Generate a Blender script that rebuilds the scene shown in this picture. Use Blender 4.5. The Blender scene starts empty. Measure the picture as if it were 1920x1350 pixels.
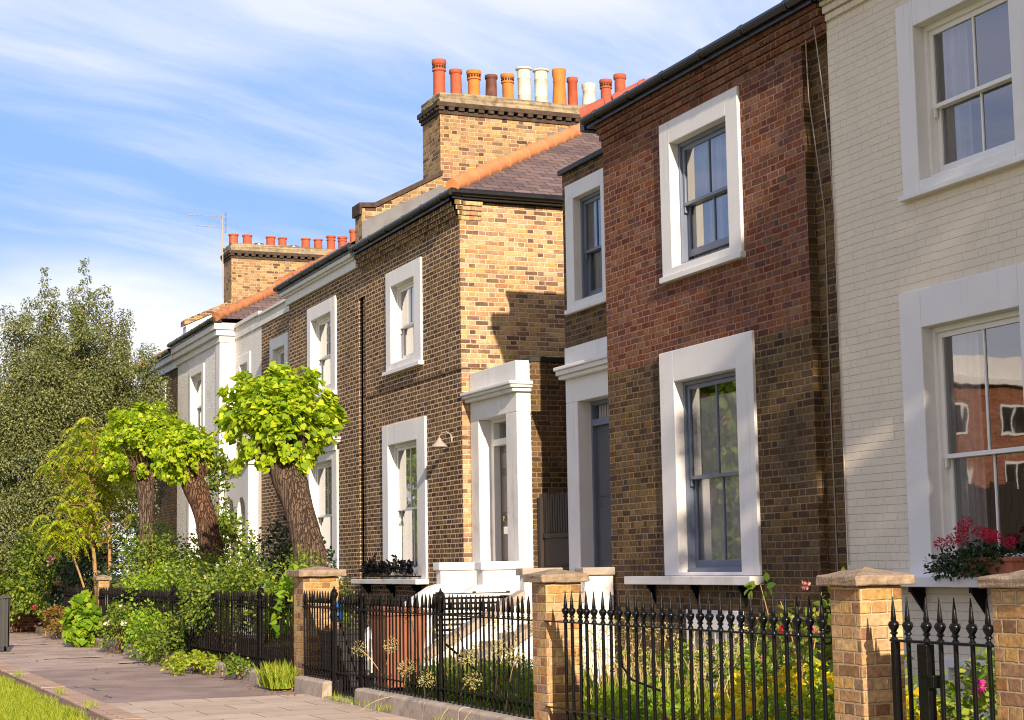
import bpy, math, random
import numpy as np
from mathutils import Vector, Matrix

# ------------------------------------------------------------------ camera, light, exposure
scene = bpy.context.scene
C = scene.collection
rad = math.radians

CAM_Z = 1.5
cam_data = bpy.data.cameras.new("camera")
cam_data.sensor_width = 36.0
cam_data.lens = 60.586
cam_data.clip_start = 0.1
cam_data.clip_end = 3000
cam = bpy.data.objects.new("camera", cam_data)
C.objects.link(cam)
_yaw, _pitch, _roll = -0.395828, 0.1185867, 0.0162110
_cr, _sr, _cp, _sp, _cy, _sy = math.cos(_roll), math.sin(_roll), math.cos(_pitch), math.sin(_pitch), math.cos(_yaw), math.sin(_yaw)
_M = np.array([[_cr, _sr, 0], [-_sr, _cr, 0], [0, 0, 1]]) @ np.array([[1, 0, 0], [0, _cp, _sp], [0, -_sp, _cp]])
_W = np.stack([_M @ np.array([_cy, 0, -_sy]), _M @ np.array([_sy, 0, _cy]), _M @ np.array([0, -1, 0])], 1)
_r, _u, _b = _W[0], -_W[1], -_W[2]
cam.matrix_world = Matrix(((_r[0], _u[0], _b[0], 0), (_r[1], _u[1], _b[1], 0), (_r[2], _u[2], _b[2], CAM_Z), (0, 0, 0, 1)))
scene.camera = cam

SUN_DIR = Vector((0.150, 1.0, -0.392)).normalized()      # the way the light travels
SUN_EL = math.asin(-SUN_DIR.z)
sun_data = bpy.data.lights.new("sun", 'SUN')
sun_data.energy = 5.0
sun_data.angle = rad(0.55)
sun_data.color = (1.0, 0.84, 0.65)
sun = bpy.data.objects.new("sun", sun_data)
C.objects.link(sun)
sun.rotation_euler = SUN_DIR.to_track_quat('-Z', 'Y').to_euler()
sun.location = (-10, -60, 40)

world = bpy.data.worlds.new("World")
scene.world = world
world.use_nodes = True


class NT:
    """a small wrapper to write node trees in one line per node"""
    def __init__(self, tree):
        self.t = tree
        tree.nodes.clear()

    def n(self, kind, props=None, **inp):
        nd = self.t.nodes.new(kind)
        for k, v in (props or {}).items():
            setattr(nd, k, v)
        for k, v in inp.items():
            key = int(k[1:]) if k[0] == 'i' and k[1:].isdigit() else k.replace('_', ' ')
            s = nd.inputs[key]
            if hasattr(v, 'is_output'):
                self.t.links.new(v, s)
            else:
                s.default_value = v
        return nd

    def m(self, op, a, b=0.0, c=0.0, clamp=False):
        return self.n('ShaderNodeMath', {'operation': op, 'use_clamp': clamp}, i0=a, i1=b, i2=c).outputs[0]

    def mix(self, f, a, b, mode='MIX'):
        nd = self.n('ShaderNodeMix', {'data_type': 'RGBA', 'blend_type': mode, 'clamp_factor': True})
        for idx, v in ((0, f), (6, a), (7, b)):
            if hasattr(v, 'is_output'):
                self.t.links.new(v, nd.inputs[idx])
            else:
                nd.inputs[idx].default_value = v if idx == 0 else (v if len(v) == 4 else (*v, 1))
        return nd.outputs[2]

    def ramp(self, f, stops, interp='LINEAR'):
        nd = self.n('ShaderNodeValToRGB', None, Fac=f)
        cr = nd.color_ramp
        cr.interpolation = interp
        while len(cr.elements) < len(stops):
            cr.elements.new(0.5)
        for e, (p, c) in zip(cr.elements, stops):
            e.position = p
            e.color = c if len(c) == 4 else (*c, 1)
        return nd.outputs[0]

    def noise(self, vec, scale, detail=3.0, rough=0.55, dist=0.0, out=0):
        nd = self.n('ShaderNodeTexNoise', None, Scale=scale, Detail=detail, Roughness=rough, Distortion=dist)
        if vec is not None:
            self.t.links.new(vec, nd.inputs['Vector'])
        return nd.outputs[out]

    def mapr(self, v, a, b, c, d, smooth=False):
        nd = self.n('ShaderNodeMapRange', {'clamp': True, 'interpolation_type': 'SMOOTHSTEP' if smooth else 'LINEAR'})
        for i, x in enumerate((v, a, b, c, d)):
            if hasattr(x, 'is_output'):
                self.t.links.new(x, nd.inputs[i])
            else:
                nd.inputs[i].default_value = x
        return nd.outputs[0]


def build_world():
    t = NT(world.node_tree)
    sky = t.n('ShaderNodeTexSky', {'sky_type': 'NISHITA', 'sun_disc': False, 'sun_elevation': SUN_EL,
                                   'sun_rotation': math.atan2(-SUN_DIR.x, -SUN_DIR.y) % (2 * math.pi),
                                   'air_density': 1.0, 'dust_density': 0.6, 'ozone_density': 1.6, 'altitude': 30})
    tc = t.n('ShaderNodeTexCoord')
    sep = t.n('ShaderNodeSeparateXYZ', None, Vector=tc.outputs['Generated'])
    z = t.m('MAXIMUM', sep.outputs[2], 0.0)
    k = t.m('DIVIDE', 1.0, t.m('ADD', z, 0.10))
    px, py = t.m('MULTIPLY', sep.outputs[0], k), t.m('MULTIPLY', sep.outputs[1], k)
    p = t.n('ShaderNodeCombineXYZ', None, X=px, Y=py, Z=0.0).outputs[0]
    # cirrus: streaks drawn out along one bearing of the sky plane, broken by a coarse noise
    rot = t.n('ShaderNodeMapping', None, Vector=p, Rotation=(0, 0, rad(-36)), Location=(0.6, 0.3, 0)).outputs[0]
    warp = t.noise(rot, 0.55, 3, 0.5, out=1)
    mpw = t.n('ShaderNodeVectorMath', {'operation': 'MULTIPLY_ADD'}, i0=warp, i1=(0.9, 1.1, 0), i2=rot).outputs[0]
    mpw = t.n('ShaderNodeMapping', None, Vector=mpw, Scale=(0.36, 1.35, 1)).outputs[0]
    streak = t.noise(mpw, 1.25, 9, 0.60)
    coarse = t.noise(rot, 0.50, 3, 0.5)
    f1 = t.mapr(t.m('ADD', streak, t.m('MULTIPLY', t.m('SUBTRACT', coarse, 0.5), 0.9)), 0.35, 0.69, 0.0, 0.90, True)
    lowz = t.mapr(z, 0.03, 0.24, 1.0, 0.0, True)
    bank = t.mapr(t.m('ADD', t.m('MULTIPLY', t.noise(rot, 1.1, 4, 0.5), 0.6), t.m('MULTIPLY', lowz, 0.75)), 0.36, 0.78, 0.0, 1.0, True)
    f = t.m('MAXIMUM', f1, bank)
    blue = t.mix(0.8, sky.outputs[0], (3.0, 5.1, 10.2))
    col = t.mix(f, blue, t.mix(bank, (8.4, 8.6, 10.8), (10.8, 10.6, 11.4)))
    # thin cloud lit from behind round the sun: paler and warmer the nearer the sun it lies
    dt = t.n('ShaderNodeVectorMath', {'operation': 'DOT_PRODUCT'}, i0=tc.outputs['Generated'], i1=tuple(-SUN_DIR)).outputs['Value']
    veil = t.mapr(dt, -0.25, 0.95, 0.0, 1.0, True)
    col = t.mix(t.m('MULTIPLY', veil, 0.85), col, (7.0, 6.0, 5.6))
    bg = t.n('ShaderNodeBackground', None, Color=col, Strength=0.068)
    t.t.links.new(bg.outputs[0], t.n('ShaderNodeOutputWorld').inputs[0])


build_world()
scene.view_settings.view_transform = 'Standard'
scene.view_settings.look = 'None'
scene.view_settings.gamma = 1.0
scene.view_settings.exposure = 0.75
scene.cycles.max_bounces = 6
scene.cycles.filter_width = 1.1
scene.cycles.use_denoising = True
scene.cycles.denoiser = 'OPENIMAGEDENOISE'
scene.cycles.denoising_input_passes = 'RGB_ALBEDO_NORMAL'
scene.cycles.denoising_prefilter = 'NONE'
scene.cycles.sample_clamp_indirect = 6.0
scene.cycles.transparent_max_bounces = 12

# ------------------------------------------------------------------ materials
MATS = {}


def new_mat(name):
    m = bpy.data.materials.new(name)
    m.use_nodes = True
    MATS[name] = m
    return m, NT(m.node_tree)


def finish(t, color, rough=0.8, bump=None, bump_d=0.01, bump_s=1.0, metallic=0.0, spec=0.4, coat=0.0):
    b = t.n('ShaderNodeBsdfPrincipled')
    for k, v in (('Base Color', color), ('Roughness', rough), ('Metallic', metallic), ('Specular IOR Level', spec), ('Coat Weight', coat)):
        if hasattr(v, 'is_output'):
            t.t.links.new(v, b.inputs[k])
        else:
            b.inputs[k].default_value = (*v, 1) if k == 'Base Color' and len(v) == 3 else v
    if bump is not None:
        bn = t.n('ShaderNodeBump', None, Strength=bump_s, Distance=bump_d, Height=bump)
        t.t.links.new(bn.outputs[0], b.inputs['Normal'])
    t.t.links.new(b.outputs[0], t.n('ShaderNodeOutputMaterial').inputs[0])
    return b


def brick_mat(name, palette, mortar, mortar_w=0.010, course=0.075, grime=0.35, grime_col=(0.03, 0.025, 0.02), painted=None, bump_d=0.008, patch=None, english=False):
    m, t = new_mat(name)
    uv = t.n('ShaderNodeUVMap').outputs[0]
    wob = t.noise(uv, 1.3, 2, 0.5, out=1)
    uvw = t.n('ShaderNodeVectorMath', {'operation': 'MULTIPLY_ADD'}, i0=wob, i1=(0.02, 0.022, 0), i2=uv).outputs[0]
    fine = t.noise(uv, 22.0, 4, 0.65, out=1)
    uvw = t.n('ShaderNodeVectorMath', {'operation': 'MULTIPLY_ADD'}, i0=fine, i1=(0.022, 0.015, 0), i2=uvw).outputs[0]
    sep = t.n('ShaderNodeSeparateXYZ', None, Vector=uvw)
    v = t.m('DIVIDE', sep.outputs[1], course)
    row, fv = t.m('FLOOR', v), t.m('FRACT', v)
    rowr = t.n('ShaderNodeTexWhiteNoise', {'noise_dimensions': '1D'}, W=row).outputs[0]
    u = t.m('ADD', t.m('DIVIDE', sep.outputs[0], 0.3375), t.m('ADD', t.m('MULTIPLY', t.m('FLOORED_MODULO', row, 2.0), 0.5), t.m('MULTIPLY', rowr, 0.09)))
    cell, fu = t.m('FLOOR', u), t.m('FRACT', u)
    hdr = t.m('GREATER_THAN', fu, 0.6667)
    du = t.m('MULTIPLY', t.m('MINIMUM', t.m('MINIMUM', fu, t.m('SUBTRACT', 1.0, fu)), t.m('ABSOLUTE', t.m('SUBTRACT', fu, 0.6667))), 0.3375)
    dv = t.m('MULTIPLY', t.m('MINIMUM', fv, t.m('SUBTRACT', 1.0, fv)), course)
    d = t.m('MINIMUM', du, dv)
    mask = t.mapr(t.m('ADD', d, t.m('MULTIPLY', t.m('SUBTRACT', t.noise(uv, 3.0, 4, 0.7), 0.5), mortar_w * 0.9)), mortar_w * 0.25, mortar_w * 0.85, 0.0, 1.0, True)
    ident = t.n('ShaderNodeCombineXYZ', None, X=t.m('ADD', t.m('MULTIPLY', cell, 2.0), hdr), Y=row, Z=0.0).outputs[0]
    wn = t.n('ShaderNodeTexWhiteNoise', {'noise_dimensions': '3D'}, Vector=ident)
    rnd = wn.outputs[0]
    inner = t.noise(uv, 26.0, 4, 0.65)
    if painted is None:
        sel = t.m('ADD', t.m('MULTIPLY', rnd, 0.92), t.m('ADD', 0.04, t.m('MULTIPLY', t.m('SUBTRACT', t.noise(uv, 0.7, 4, 0.6), 0.5), 0.75)))
        col = t.ramp(sel, palette)
        wn2 = t.n('ShaderNodeSeparateColor', None, Color=wn.outputs[1])
        wear = t.mapr(t.noise(uv, 1.8, 5, 0.65), 0.3, 0.7, 0.74, 1.16)
        hsv = t.n('ShaderNodeHueSaturation', None, Color=t.mix(1.0, col, t.n('ShaderNodeCombineColor', None, Red=wear, Green=wear, Blue=wear).outputs[0], 'MULTIPLY'), Hue=t.mapr(wn2.outputs[0], 0, 1, 0.487, 0.513),
                  Value=t.m('MULTIPLY', t.mapr(wn2.outputs[1], 0, 1, 0.84, 1.14), t.mapr(inner, 0.3, 0.7, 0.62, 1.3)), Saturation=t.mapr(wn2.outputs[2], 0, 1, 0.85, 1.12))
        morc = t.mix(t.mapr(t.noise(uv, 7.0, 3, 0.6), 0.3, 0.7, 0.0, 0.6), mortar, tuple(c * 0.62 for c in mortar))
        col = t.mix(mask, morc, hsv.outputs[0])
    else:
        faint = t.mapr(t.noise(uv, 1.6, 3, 0.6), 0.35, 0.65, 0.1, 0.9)
        soft = t.mapr(t.m('MINIMUM', t.m('MULTIPLY', du, 2.6), dv), mortar_w * 0.1, mortar_w * 0.7, 0.0, 1.0, True)
        col = t.mix(t.m('MAXIMUM', soft, t.m('SUBTRACT', 1.0, faint)), tuple(c * 0.85 for c in painted), painted)
        mask = t.m('MULTIPLY', soft, 0.8)
        col = t.mix(t.mapr(t.noise(uv, 2.2, 4, 0.6), 0.45, 0.75, 0.0, 0.22), col, tuple(c * 0.72 for c in painted))
    g = t.mapr(t.noise(uv, 0.9, 5, 0.62), 0.48, 0.78, 0.0, grime, True)
    st = t.n('ShaderNodeMapping', None, Vector=uv, Scale=(3.2, 0.35, 1)).outputs[0]
    g2 = t.mapr(t.noise(st, 1.1, 4, 0.6), 0.55, 0.8, 0.0, grime * 0.8, True)
    col = t.mix(t.m('MAXIMUM', g, g2), col, grime_col)
    if patch is not None:
        col = t.mix(t.mapr(t.noise(uv, 0.8, 3, 0.6), 0.56, 0.66, 0.0, patch[1], True), col, patch[0])
    h = t.m('ADD', t.m('MULTIPLY', mask, 1.0), t.m('MULTIPLY', t.m('ADD', inner, t.m('MULTIPLY', rnd, 0.5)), 0.45))
    finish(t, col, 0.9, h, bump_d, 0.85, spec=0.2)
    return m


YEL = [(0.0, (0.13, 0.082, 0.055)), (0.12, (0.22, 0.137, 0.083)), (0.22, (0.35, 0.215, 0.115)), (0.42, (0.46, 0.28, 0.13)), (0.66, (0.52, 0.33, 0.165)), (0.82, (0.50, 0.32, 0.12)), (0.90, (0.44, 0.20, 0.115)), (0.96, (0.30, 0.155, 0.085)), (1.0, (0.13, 0.08, 0.055))]
BRN = [(0.0, (0.075, 0.042, 0.026)), (0.2, (0.105, 0.058, 0.031)), (0.45, (0.145, 0.078, 0.039)), (0.68, (0.18, 0.096, 0.046)), (0.86, (0.22, 0.117, 0.055)), (1.0, (0.13, 0.062, 0.038))]
RED = [(0.0, (0.10, 0.044, 0.028)), (0.15, (0.135, 0.052, 0.031)), (0.40, (0.175, 0.062, 0.034)), (0.7, (0.20, 0.072, 0.039)), (0.9, (0.225, 0.09, 0.052)), (1.0, (0.115, 0.06, 0.04))]
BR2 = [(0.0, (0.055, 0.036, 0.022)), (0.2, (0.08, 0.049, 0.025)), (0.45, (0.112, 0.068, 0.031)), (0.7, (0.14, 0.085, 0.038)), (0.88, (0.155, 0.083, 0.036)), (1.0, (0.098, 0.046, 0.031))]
PIE = [(0.0, (0.15, 0.08, 0.045)), (0.15, (0.30, 0.165, 0.078)), (0.4, (0.46, 0.275, 0.11)), (0.7, (0.54, 0.34, 0.14)), (0.9, (0.44, 0.22, 0.10)), (1.0, (0.22, 0.11, 0.06))]
YEL = [(p, (r * .97, g * .97, b_ * 1.06)) for p, (r, g, b_) in YEL]
brick_mat('yellow_brick', YEL, (0.62, 0.485, 0.325), 0.013, grime=0.25)
brick_mat('stack_brick', [(p, tuple(c * 0.78 for c in q)) for p, q in YEL], (0.60, 0.46, 0.27), grime=0.3)
brick_mat('brown_brick', BRN, (0.74, 0.55, 0.35), 0.0155, grime=0.35)
brick_mat('red_brick', RED, (0.36, 0.21, 0.14), 0.0115, grime=0.4)
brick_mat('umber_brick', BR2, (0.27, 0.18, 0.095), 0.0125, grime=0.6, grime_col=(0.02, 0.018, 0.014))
brick_mat('pier_brick', PIE, (0.54, 0.40, 0.22), 0.011, grime=0.3, bump_d=0.012)
brick_mat('far_brick', RED, (0.28, 0.20, 0.15), 0.010)
brick_mat('flats_brick', [(0.0, (0.22, 0.07, 0.04)), (0.5, (0.33, 0.11, 0.06)), (1.0, (0.40, 0.16, 0.09))], (0.40, 0.28, 0.2), 0.010)
brick_mat('cream_paint', None, None, 0.010, painted=(0.73, 0.64, 0.52), grime=0.05, grime_col=(0.32, 0.28, 0.2), bump_d=0.006)
brick_mat('white_painted_brick', None, None, 0.010, painted=(0.76, 0.73, 0.70), grime=0.22, grime_col=(0.30, 0.25, 0.2), bump_d=0.007)


def simple(name, col, rough=0.6, var=0.12, scale=6.0, bump=0.0, bscale=40.0, spec=0.4, metallic=0.0, dirt=None, coat=0.0, stretch=None, drips=None):
    m, t = new_mat(name)
    tc = t.n('ShaderNodeTexCoord').outputs['Object']
    if stretch:
        tc = t.n('ShaderNodeMapping', None, Vector=tc, Scale=stretch).outputs[0]
    n = t.noise(tc, scale, 5, 0.6)
    c = t.mix(t.mapr(n, 0.3, 0.72, 0.0, 1.0), tuple(x * (1 - var) for x in col), tuple(min(1, x * (1 + var)) for x in col))
    if dirt:
        c = t.mix(t.mapr(t.noise(tc, scale * 0.7 + 1.3, 6, 0.68), 0.5, 0.74, 0.0, dirt[1], True), c, dirt[0])
    if drips:
        dv = t.n('ShaderNodeMapping', None, Vector=tc, Scale=(9, 9, 0.55)).outputs[0]
        c = t.mix(t.m('MULTIPLY', t.mapr(t.noise(dv, 1.0, 5, 0.62), 0.54, 0.78, 0.0, drips, True), t.mapr(t.noise(tc, 1.1, 2, 0.5), 0.35, 0.65, 0.2, 1.0)), c, (0.30, 0.265, 0.22))
    finish(t, c, t.mapr(n, 0.2, 0.8, rough * 0.85, min(1, rough * 1.15)), t.noise(tc, bscale, 4, 0.6) if bump else None, bump, 0.7, metallic, spec, coat)
    return m


simple('white_paint', (0.74, 0.715, 0.705), 0.55, 0.04, 1.2, 0.0015, 9, dirt=((0.50, 0.46, 0.42), 0.22), drips=0.30)
simple('white_stone', (0.70, 0.675, 0.655), 0.75, 0.08, 2.0, 0.003, 14, dirt=((0.36, 0.32, 0.28), 0.4), drips=0.6)
simple('white_render', (0.78, 0.76, 0.74), 0.8, 0.07, 2.0, 0.035, 16, dirt=((0.50, 0.46, 0.43), 0.4))
simple('sash_white', (0.78, 0.76, 0.73), 0.35, 0.03, 4, dirt=((0.5, 0.46, 0.40), 0.15))
simple('sash_blue', (0.145, 0.17, 0.235), 0.4, 0.08, 4, dirt=((0.2, 0.2, 0.2), 0.2))
simple('door_grey', (0.082, 0.088, 0.105), 0.4, 0.08, 3)
simple('door_brown', (0.12, 0.095, 0.085), 0.35, 0.1, 3)
simple('black_iron', (0.004, 0.004, 0.0045), 0.26, 0.3, 30, 0.001, 60, spec=0.22)
simple('old_iron', (0.006, 0.005, 0.005), 0.55, 0.4, 30, 0.0015, 60, spec=0.12, dirt=((0.035, 0.018, 0.011), 0.4))
simple('black_gutter', (0.006, 0.006, 0.007), 0.35, 0.2, 10)
simple('brass', (0.55, 0.40, 0.18), 0.3, 0.1, 20, metallic=1.0)
simple('steel', (0.62, 0.62, 0.62), 0.3, 0.1, 20, metallic=1.0)
simple('lead', (0.14, 0.14, 0.15), 0.55, 0.2, 4, 0.004, 12)
simple('lead_black', (0.02, 0.02, 0.022), 0.6, 0.2, 4, 0.004, 12)
simple('cap_stone', (0.29, 0.215, 0.15), 0.9, 0.3, 16, 0.016, 55, spec=0.2, dirt=((0.13, 0.10, 0.07), 0.75))
simple('plinth_stone', (0.36, 0.30, 0.245), 0.9, 0.2, 5, 0.012, 30, spec=0.2, dirt=((0.15, 0.12, 0.09), 0.6))
simple('slab_stone', (0.30, 0.24, 0.16), 0.95, 0.3, 7, 0.02, 25, spec=0.15, dirt=((0.06, 0.05, 0.035), 0.75))
simple('sooty_brick', (0.07, 0.05, 0.038), 0.95, 0.4, 9, 0.012, 30, spec=0.15)
simple('pot_red', (0.38, 0.085, 0.038), 0.75, 0.18, 6, 0.004, 30, dirt=((0.10, 0.045, 0.03), 0.6), drips=0.25)
simple('pot_orange', (0.50, 0.175, 0.035), 0.75, 0.2, 5, 0.004, 30, dirt=((0.15, 0.07, 0.03), 0.6), drips=0.25)
simple('pot_dark', (0.13, 0.05, 0.035), 0.8, 0.5, 5, 0.005, 30, dirt=((0.03, 0.025, 0.022), 0.9))
simple('pot_white', (0.62, 0.59, 0.48), 0.7, 0.12, 5, 0.003, 30, dirt=((0.26, 0.18, 0.11), 0.5), drips=0.4)
simple('hip_tile', (0.52, 0.20, 0.075), 0.8, 0.2, 3, 0.006, 30, dirt=((0.26, 0.12, 0.06), 0.4))
simple('hip_tile_old', (0.38, 0.15, 0.06), 0.85, 0.3, 5, 0.01, 30, dirt=((0.10, 0.07, 0.045), 0.7))
simple('hip_tile_red', (0.40, 0.10, 0.06), 0.8, 0.2, 3, 0.006, 30, dirt=((0.2, 0.12, 0.1), 0.5))


def bark_mat(name, base, dark, scale, stretch):
    m, t = new_mat(name)
    tc = t.n('ShaderNodeTexCoord').outputs['Object']
    wv = t.n('ShaderNodeVectorMath', {'operation': 'MULTIPLY_ADD'}, i0=t.noise(tc, 5, 4, 0.6, out=1), i1=(.10, .10, .22), i2=tc).outputs[0]
    v = t.n('ShaderNodeMapping', None, Vector=wv, Scale=(1, 1, stretch)).outputs[0]
    vo = t.n('ShaderNodeTexVoronoi', {'feature': 'DISTANCE_TO_EDGE'}, Vector=v, Scale=scale).outputs[0]
    crack = t.mapr(vo, 0.0, 0.16, 0.0, 1.0, True)
    n = t.noise(v, scale * 1.6, 6, 0.7)
    c = t.mix(t.mapr(n, 0.3, 0.7, 0, 1), tuple(x * .62 for x in base), tuple(x * 1.3 for x in base))
    c = t.mix(t.mapr(t.noise(tc, 3.0, 4, 0.6), .5, .7, 0, .5), c, (base[0] * 1.25, base[1] * 1.35, base[2] * 1.4))
    c = t.mix(crack, dark, c)
    finish(t, c, 0.95, t.m('ADD', t.m('MULTIPLY', crack, .8), t.m('MULTIPLY', n, .5)), 0.05, 1.0, spec=0.1)


bark_mat('bark', (0.155, 0.105, 0.078), (0.07, 0.047, 0.035), 30, 0.045)
bark_mat('bark_rough', (0.16, 0.088, 0.058), (0.055, 0.032, 0.022), 24, 0.09)
simple('twig', (0.16, 0.11, 0.065), 0.9, 0.3, 12, spec=0.1)
simple('pale_stem', (0.36, 0.22, 0.10), 0.8, 0.3, 8, spec=0.2)
simple('straw', (0.48, 0.36, 0.17), 0.85, 0.3, 8, spec=0.1)
simple('bin_brown', (0.26, 0.095, 0.05), 0.5, 0.12, 3, dirt=((0.14, 0.06, 0.035), 0.4))
simple('bin_black', (0.022, 0.022, 0.026), 0.5, 0.3, 5)
simple('dark_timber', (0.028, 0.020, 0.017), 0.8, 0.4, 10, 0.006, 20, stretch=(1, 1, 0.2))
simple('terracotta', (0.36, 0.12, 0.06), 0.8, 0.2, 8)
simple('blue_plastic', (0.012, 0.085, 0.22), 0.35, 0.35, 9)
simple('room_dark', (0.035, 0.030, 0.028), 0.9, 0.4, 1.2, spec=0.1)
simple('curtain_cream', (0.60, 0.52, 0.40), 0.9, 0.08, 6, spec=0.1)
simple('curtain_net', (0.78, 0.71, 0.69), 0.9, 0.10, 6, spec=0.1)
simple('curtain_grey', (0.45, 0.41, 0.41), 0.9, 0.15, 6, spec=0.1)
simple('shutter_white', (0.62, 0.58, 0.52), 0.6, 0.05, 6)
simple('grey_metal', (0.025, 0.024, 0.026), 0.5, 0.2, 6)
simple('cable_grey', (0.35, 0.30, 0.25), 0.7, 0.1, 6)


def tarmac_mat(name, base, pale):
    m, t = new_mat(name)
    p = t.n('ShaderNodeTexCoord').outputs['Object']
    n = t.noise(p, 1.1, 6, 0.65)
    c = t.mix(t.mapr(n, .35, .68, 0, 1, True), tuple(x * .80 for x in base), pale)
    c = t.mix(t.mapr(t.noise(p, 90, 2, 0.6), .4, .62, 0, .35), c, tuple(x * .55 for x in base))
    c = t.mix(t.mapr(t.noise(p, 5.0, 5, 0.7), .60, .74, 0, .45, True), c, tuple(x * .5 for x in base))
    wv = t.n('ShaderNodeVectorMath', {'operation': 'MULTIPLY_ADD'}, i0=t.noise(p, 2.2, 4, 0.6, out=1), i1=(.5, .5, 0), i2=p).outputs[0]
    ck = t.n('ShaderNodeTexVoronoi', {'feature': 'DISTANCE_TO_EDGE'}, Vector=wv, Scale=0.42).outputs[0]
    crack = t.m('MULTIPLY', t.mapr(ck, 0.0, 0.011, 1.0, 0.0, True), t.mapr(t.noise(p, .9, 2, .5), .46, .56, 0, 1, True))
    c = t.mix(t.m('MULTIPLY', crack, .85), c, (0.045, 0.035, 0.03))
    finish(t, c, 0.93, t.m('SUBTRACT', t.noise(p, 70, 3, 0.6), t.m('MULTIPLY', crack, 1.5)), 0.010, 0.8, spec=0.15)


tarmac_mat('asphalt', (0.30, 0.222, 0.195), (0.35, 0.265, 0.23))
tarmac_mat('asphalt_old', (0.40, 0.305, 0.26), (0.48, 0.375, 0.315))
simple('soil', (0.055, 0.040, 0.026), 0.98, 0.5, 6, 0.05, 20, spec=0.1)
simple('dirt_strip', (0.17, 0.115, 0.085), 0.95, 0.3, 4, 0.02, 40, spec=0.1, dirt=((0.09, 0.075, 0.035), 0.6))
simple('turf', (0.16, 0.18, 0.02), 0.95, 0.4, 3, 0.03, 60, spec=0.1)


def paving_mat(name, c1, c2, w, h, gap, mortar, offs=0.5):
    m, t = new_mat(name)
    uv = t.n('ShaderNodeUVMap').outputs[0]
    uvw = t.n('ShaderNodeVectorMath', {'operation': 'MULTIPLY_ADD'}, i0=t.noise(uv, 9, 3, 0.6, out=1), i1=(0.012, 0.012, 0), i2=uv).outputs[0]
    b = t.n('ShaderNodeTexBrick', {'offset': offs}, Vector=uvw, Color1=(*c1, 1), Color2=(*c2, 1), Mortar=(*mortar, 1), Scale=1.0, Mortar_Size=gap, Mortar_Smooth=0.3, Brick_Width=w, Row_Height=h)
    c = t.mix(t.mapr(t.noise(uv, 2.4, 6, 0.65), 0.42, 0.72, 0.0, 0.42), b.outputs[0], tuple(x * 0.55 for x in c1))
    c = t.mix(t.mapr(t.noise(uv, 30, 3, 0.6), 0.55, 0.75, 0.0, 0.3), c, tuple(x * 1.3 for x in c2))
    hgt = t.m('ADD', t.m('MULTIPLY', b.outputs[1], -1.0), t.m('MULTIPLY', t.noise(uv, 24, 4, 0.6), 0.4))
    finish(t, c, 0.9, hgt, 0.008, 0.8, spec=0.2)


paving_mat('pale_flags', (0.43, 0.335, 0.26), (0.52, 0.41, 0.315), 0.9, 0.6, 0.008, (0.15, 0.115, 0.085))
paving_mat('edge_brick', (0.38, 0.25, 0.18), (0.45, 0.32, 0.23), 0.45, 0.145, 0.006, (0.13, 0.10, 0.07))
paving_mat('slate', (0.10, 0.072, 0.075), (0.19, 0.13, 0.115), 0.32, 0.20, 0.010, (0.03, 0.022, 0.022))


def leaf_mat(name, c1, c2, c3=None, transl=0.35, rough=0.55):
    m, t = new_mat(name)
    g = t.n('ShaderNodeNewGeometry')
    stops = [(0.0, c1), (0.62, c2), (1.0, c3 or c2)]
    col = t.ramp(g.outputs['Random Per Island'], stops)
    b = t.n('ShaderNodeBsdfPrincipled', None, Base_Color=col, Roughness=rough)
    b.inputs['Specular IOR Level'].default_value = 0.35
    tr = t.n('ShaderNodeBsdfTranslucent', None, Color=t.mix(0.5, col, (c2[0] * 1.5, c2[1] * 1.5, c2[2] * 0.6)))
    mx = t.n('ShaderNodeMixShader', None, Fac=transl, i1=b.outputs[0], i2=tr.outputs[0])
    t.t.links.new(mx.outputs[0], t.n('ShaderNodeOutputMaterial').inputs[0])


leaf_mat('lime_leaf', (0.13, 0.26, 0.012), (0.40, 0.52, 0.02), (0.58, 0.62, 0.03), 0.45)
leaf_mat('birch_leaf', (0.065, 0.092, 0.03), (0.18, 0.205, 0.07), (0.34, 0.34, 0.13), 0.3)
leaf_mat('dark_leaf', (0.014, 0.032, 0.012), (0.03, 0.058, 0.018), (0.055, 0.09, 0.03), 0.2, 0.4)
leaf_mat('hedge_leaf', (0.05, 0.11, 0.012), (0.17, 0.25, 0.022), (0.34, 0.37, 0.04), 0.38)
leaf_mat('sumac_leaf', (0.14, 0.25, 0.012), (0.38, 0.47, 0.02), (0.60, 0.60, 0.03), 0.45)
leaf_mat('fresh_leaf', (0.09, 0.20, 0.012), (0.24, 0.38, 0.02), (0.38, 0.46, 0.03), 0.4)
leaf_mat('rust_leaf', (0.18, 0.08, 0.02), (0.26, 0.15, 0.03), (0.13, 0.14, 0.03), 0.3)
leaf_mat('grass_leaf', (0.14, 0.22, 0.012), (0.30, 0.37, 0.018), (0.46, 0.43, 0.06), 0.35, 0.6)
leaf_mat('blade_leaf', (0.06, 0.12, 0.012), (0.13, 0.20, 0.02), (0.24, 0.27, 0.05), 0.3)
leaf_mat('seed_leaf', (0.42, 0.36, 0.13), (0.55, 0.46, 0.20), (0.36, 0.34, 0.09), 0.3)
leaf_mat('dead_leaf', (0.20, 0.09, 0.04), (0.32, 0.17, 0.08), (0.40, 0.25, 0.11), 0.1)
leaf_mat('petal_yellow', (0.78, 0.54, 0.01), (0.84, 0.66, 0.02), (0.84, 0.70, 0.06), 0.45)
leaf_mat('petal_magenta', (0.48, 0.01, 0.20), (0.60, 0.02, 0.30), (0.5, 0.02, 0.2), 0.25)
leaf_mat('petal_red', (0.42, 0.006, 0.04), (0.58, 0.014, 0.07), (0.5, 0.02, 0.03), 0.2)
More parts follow.
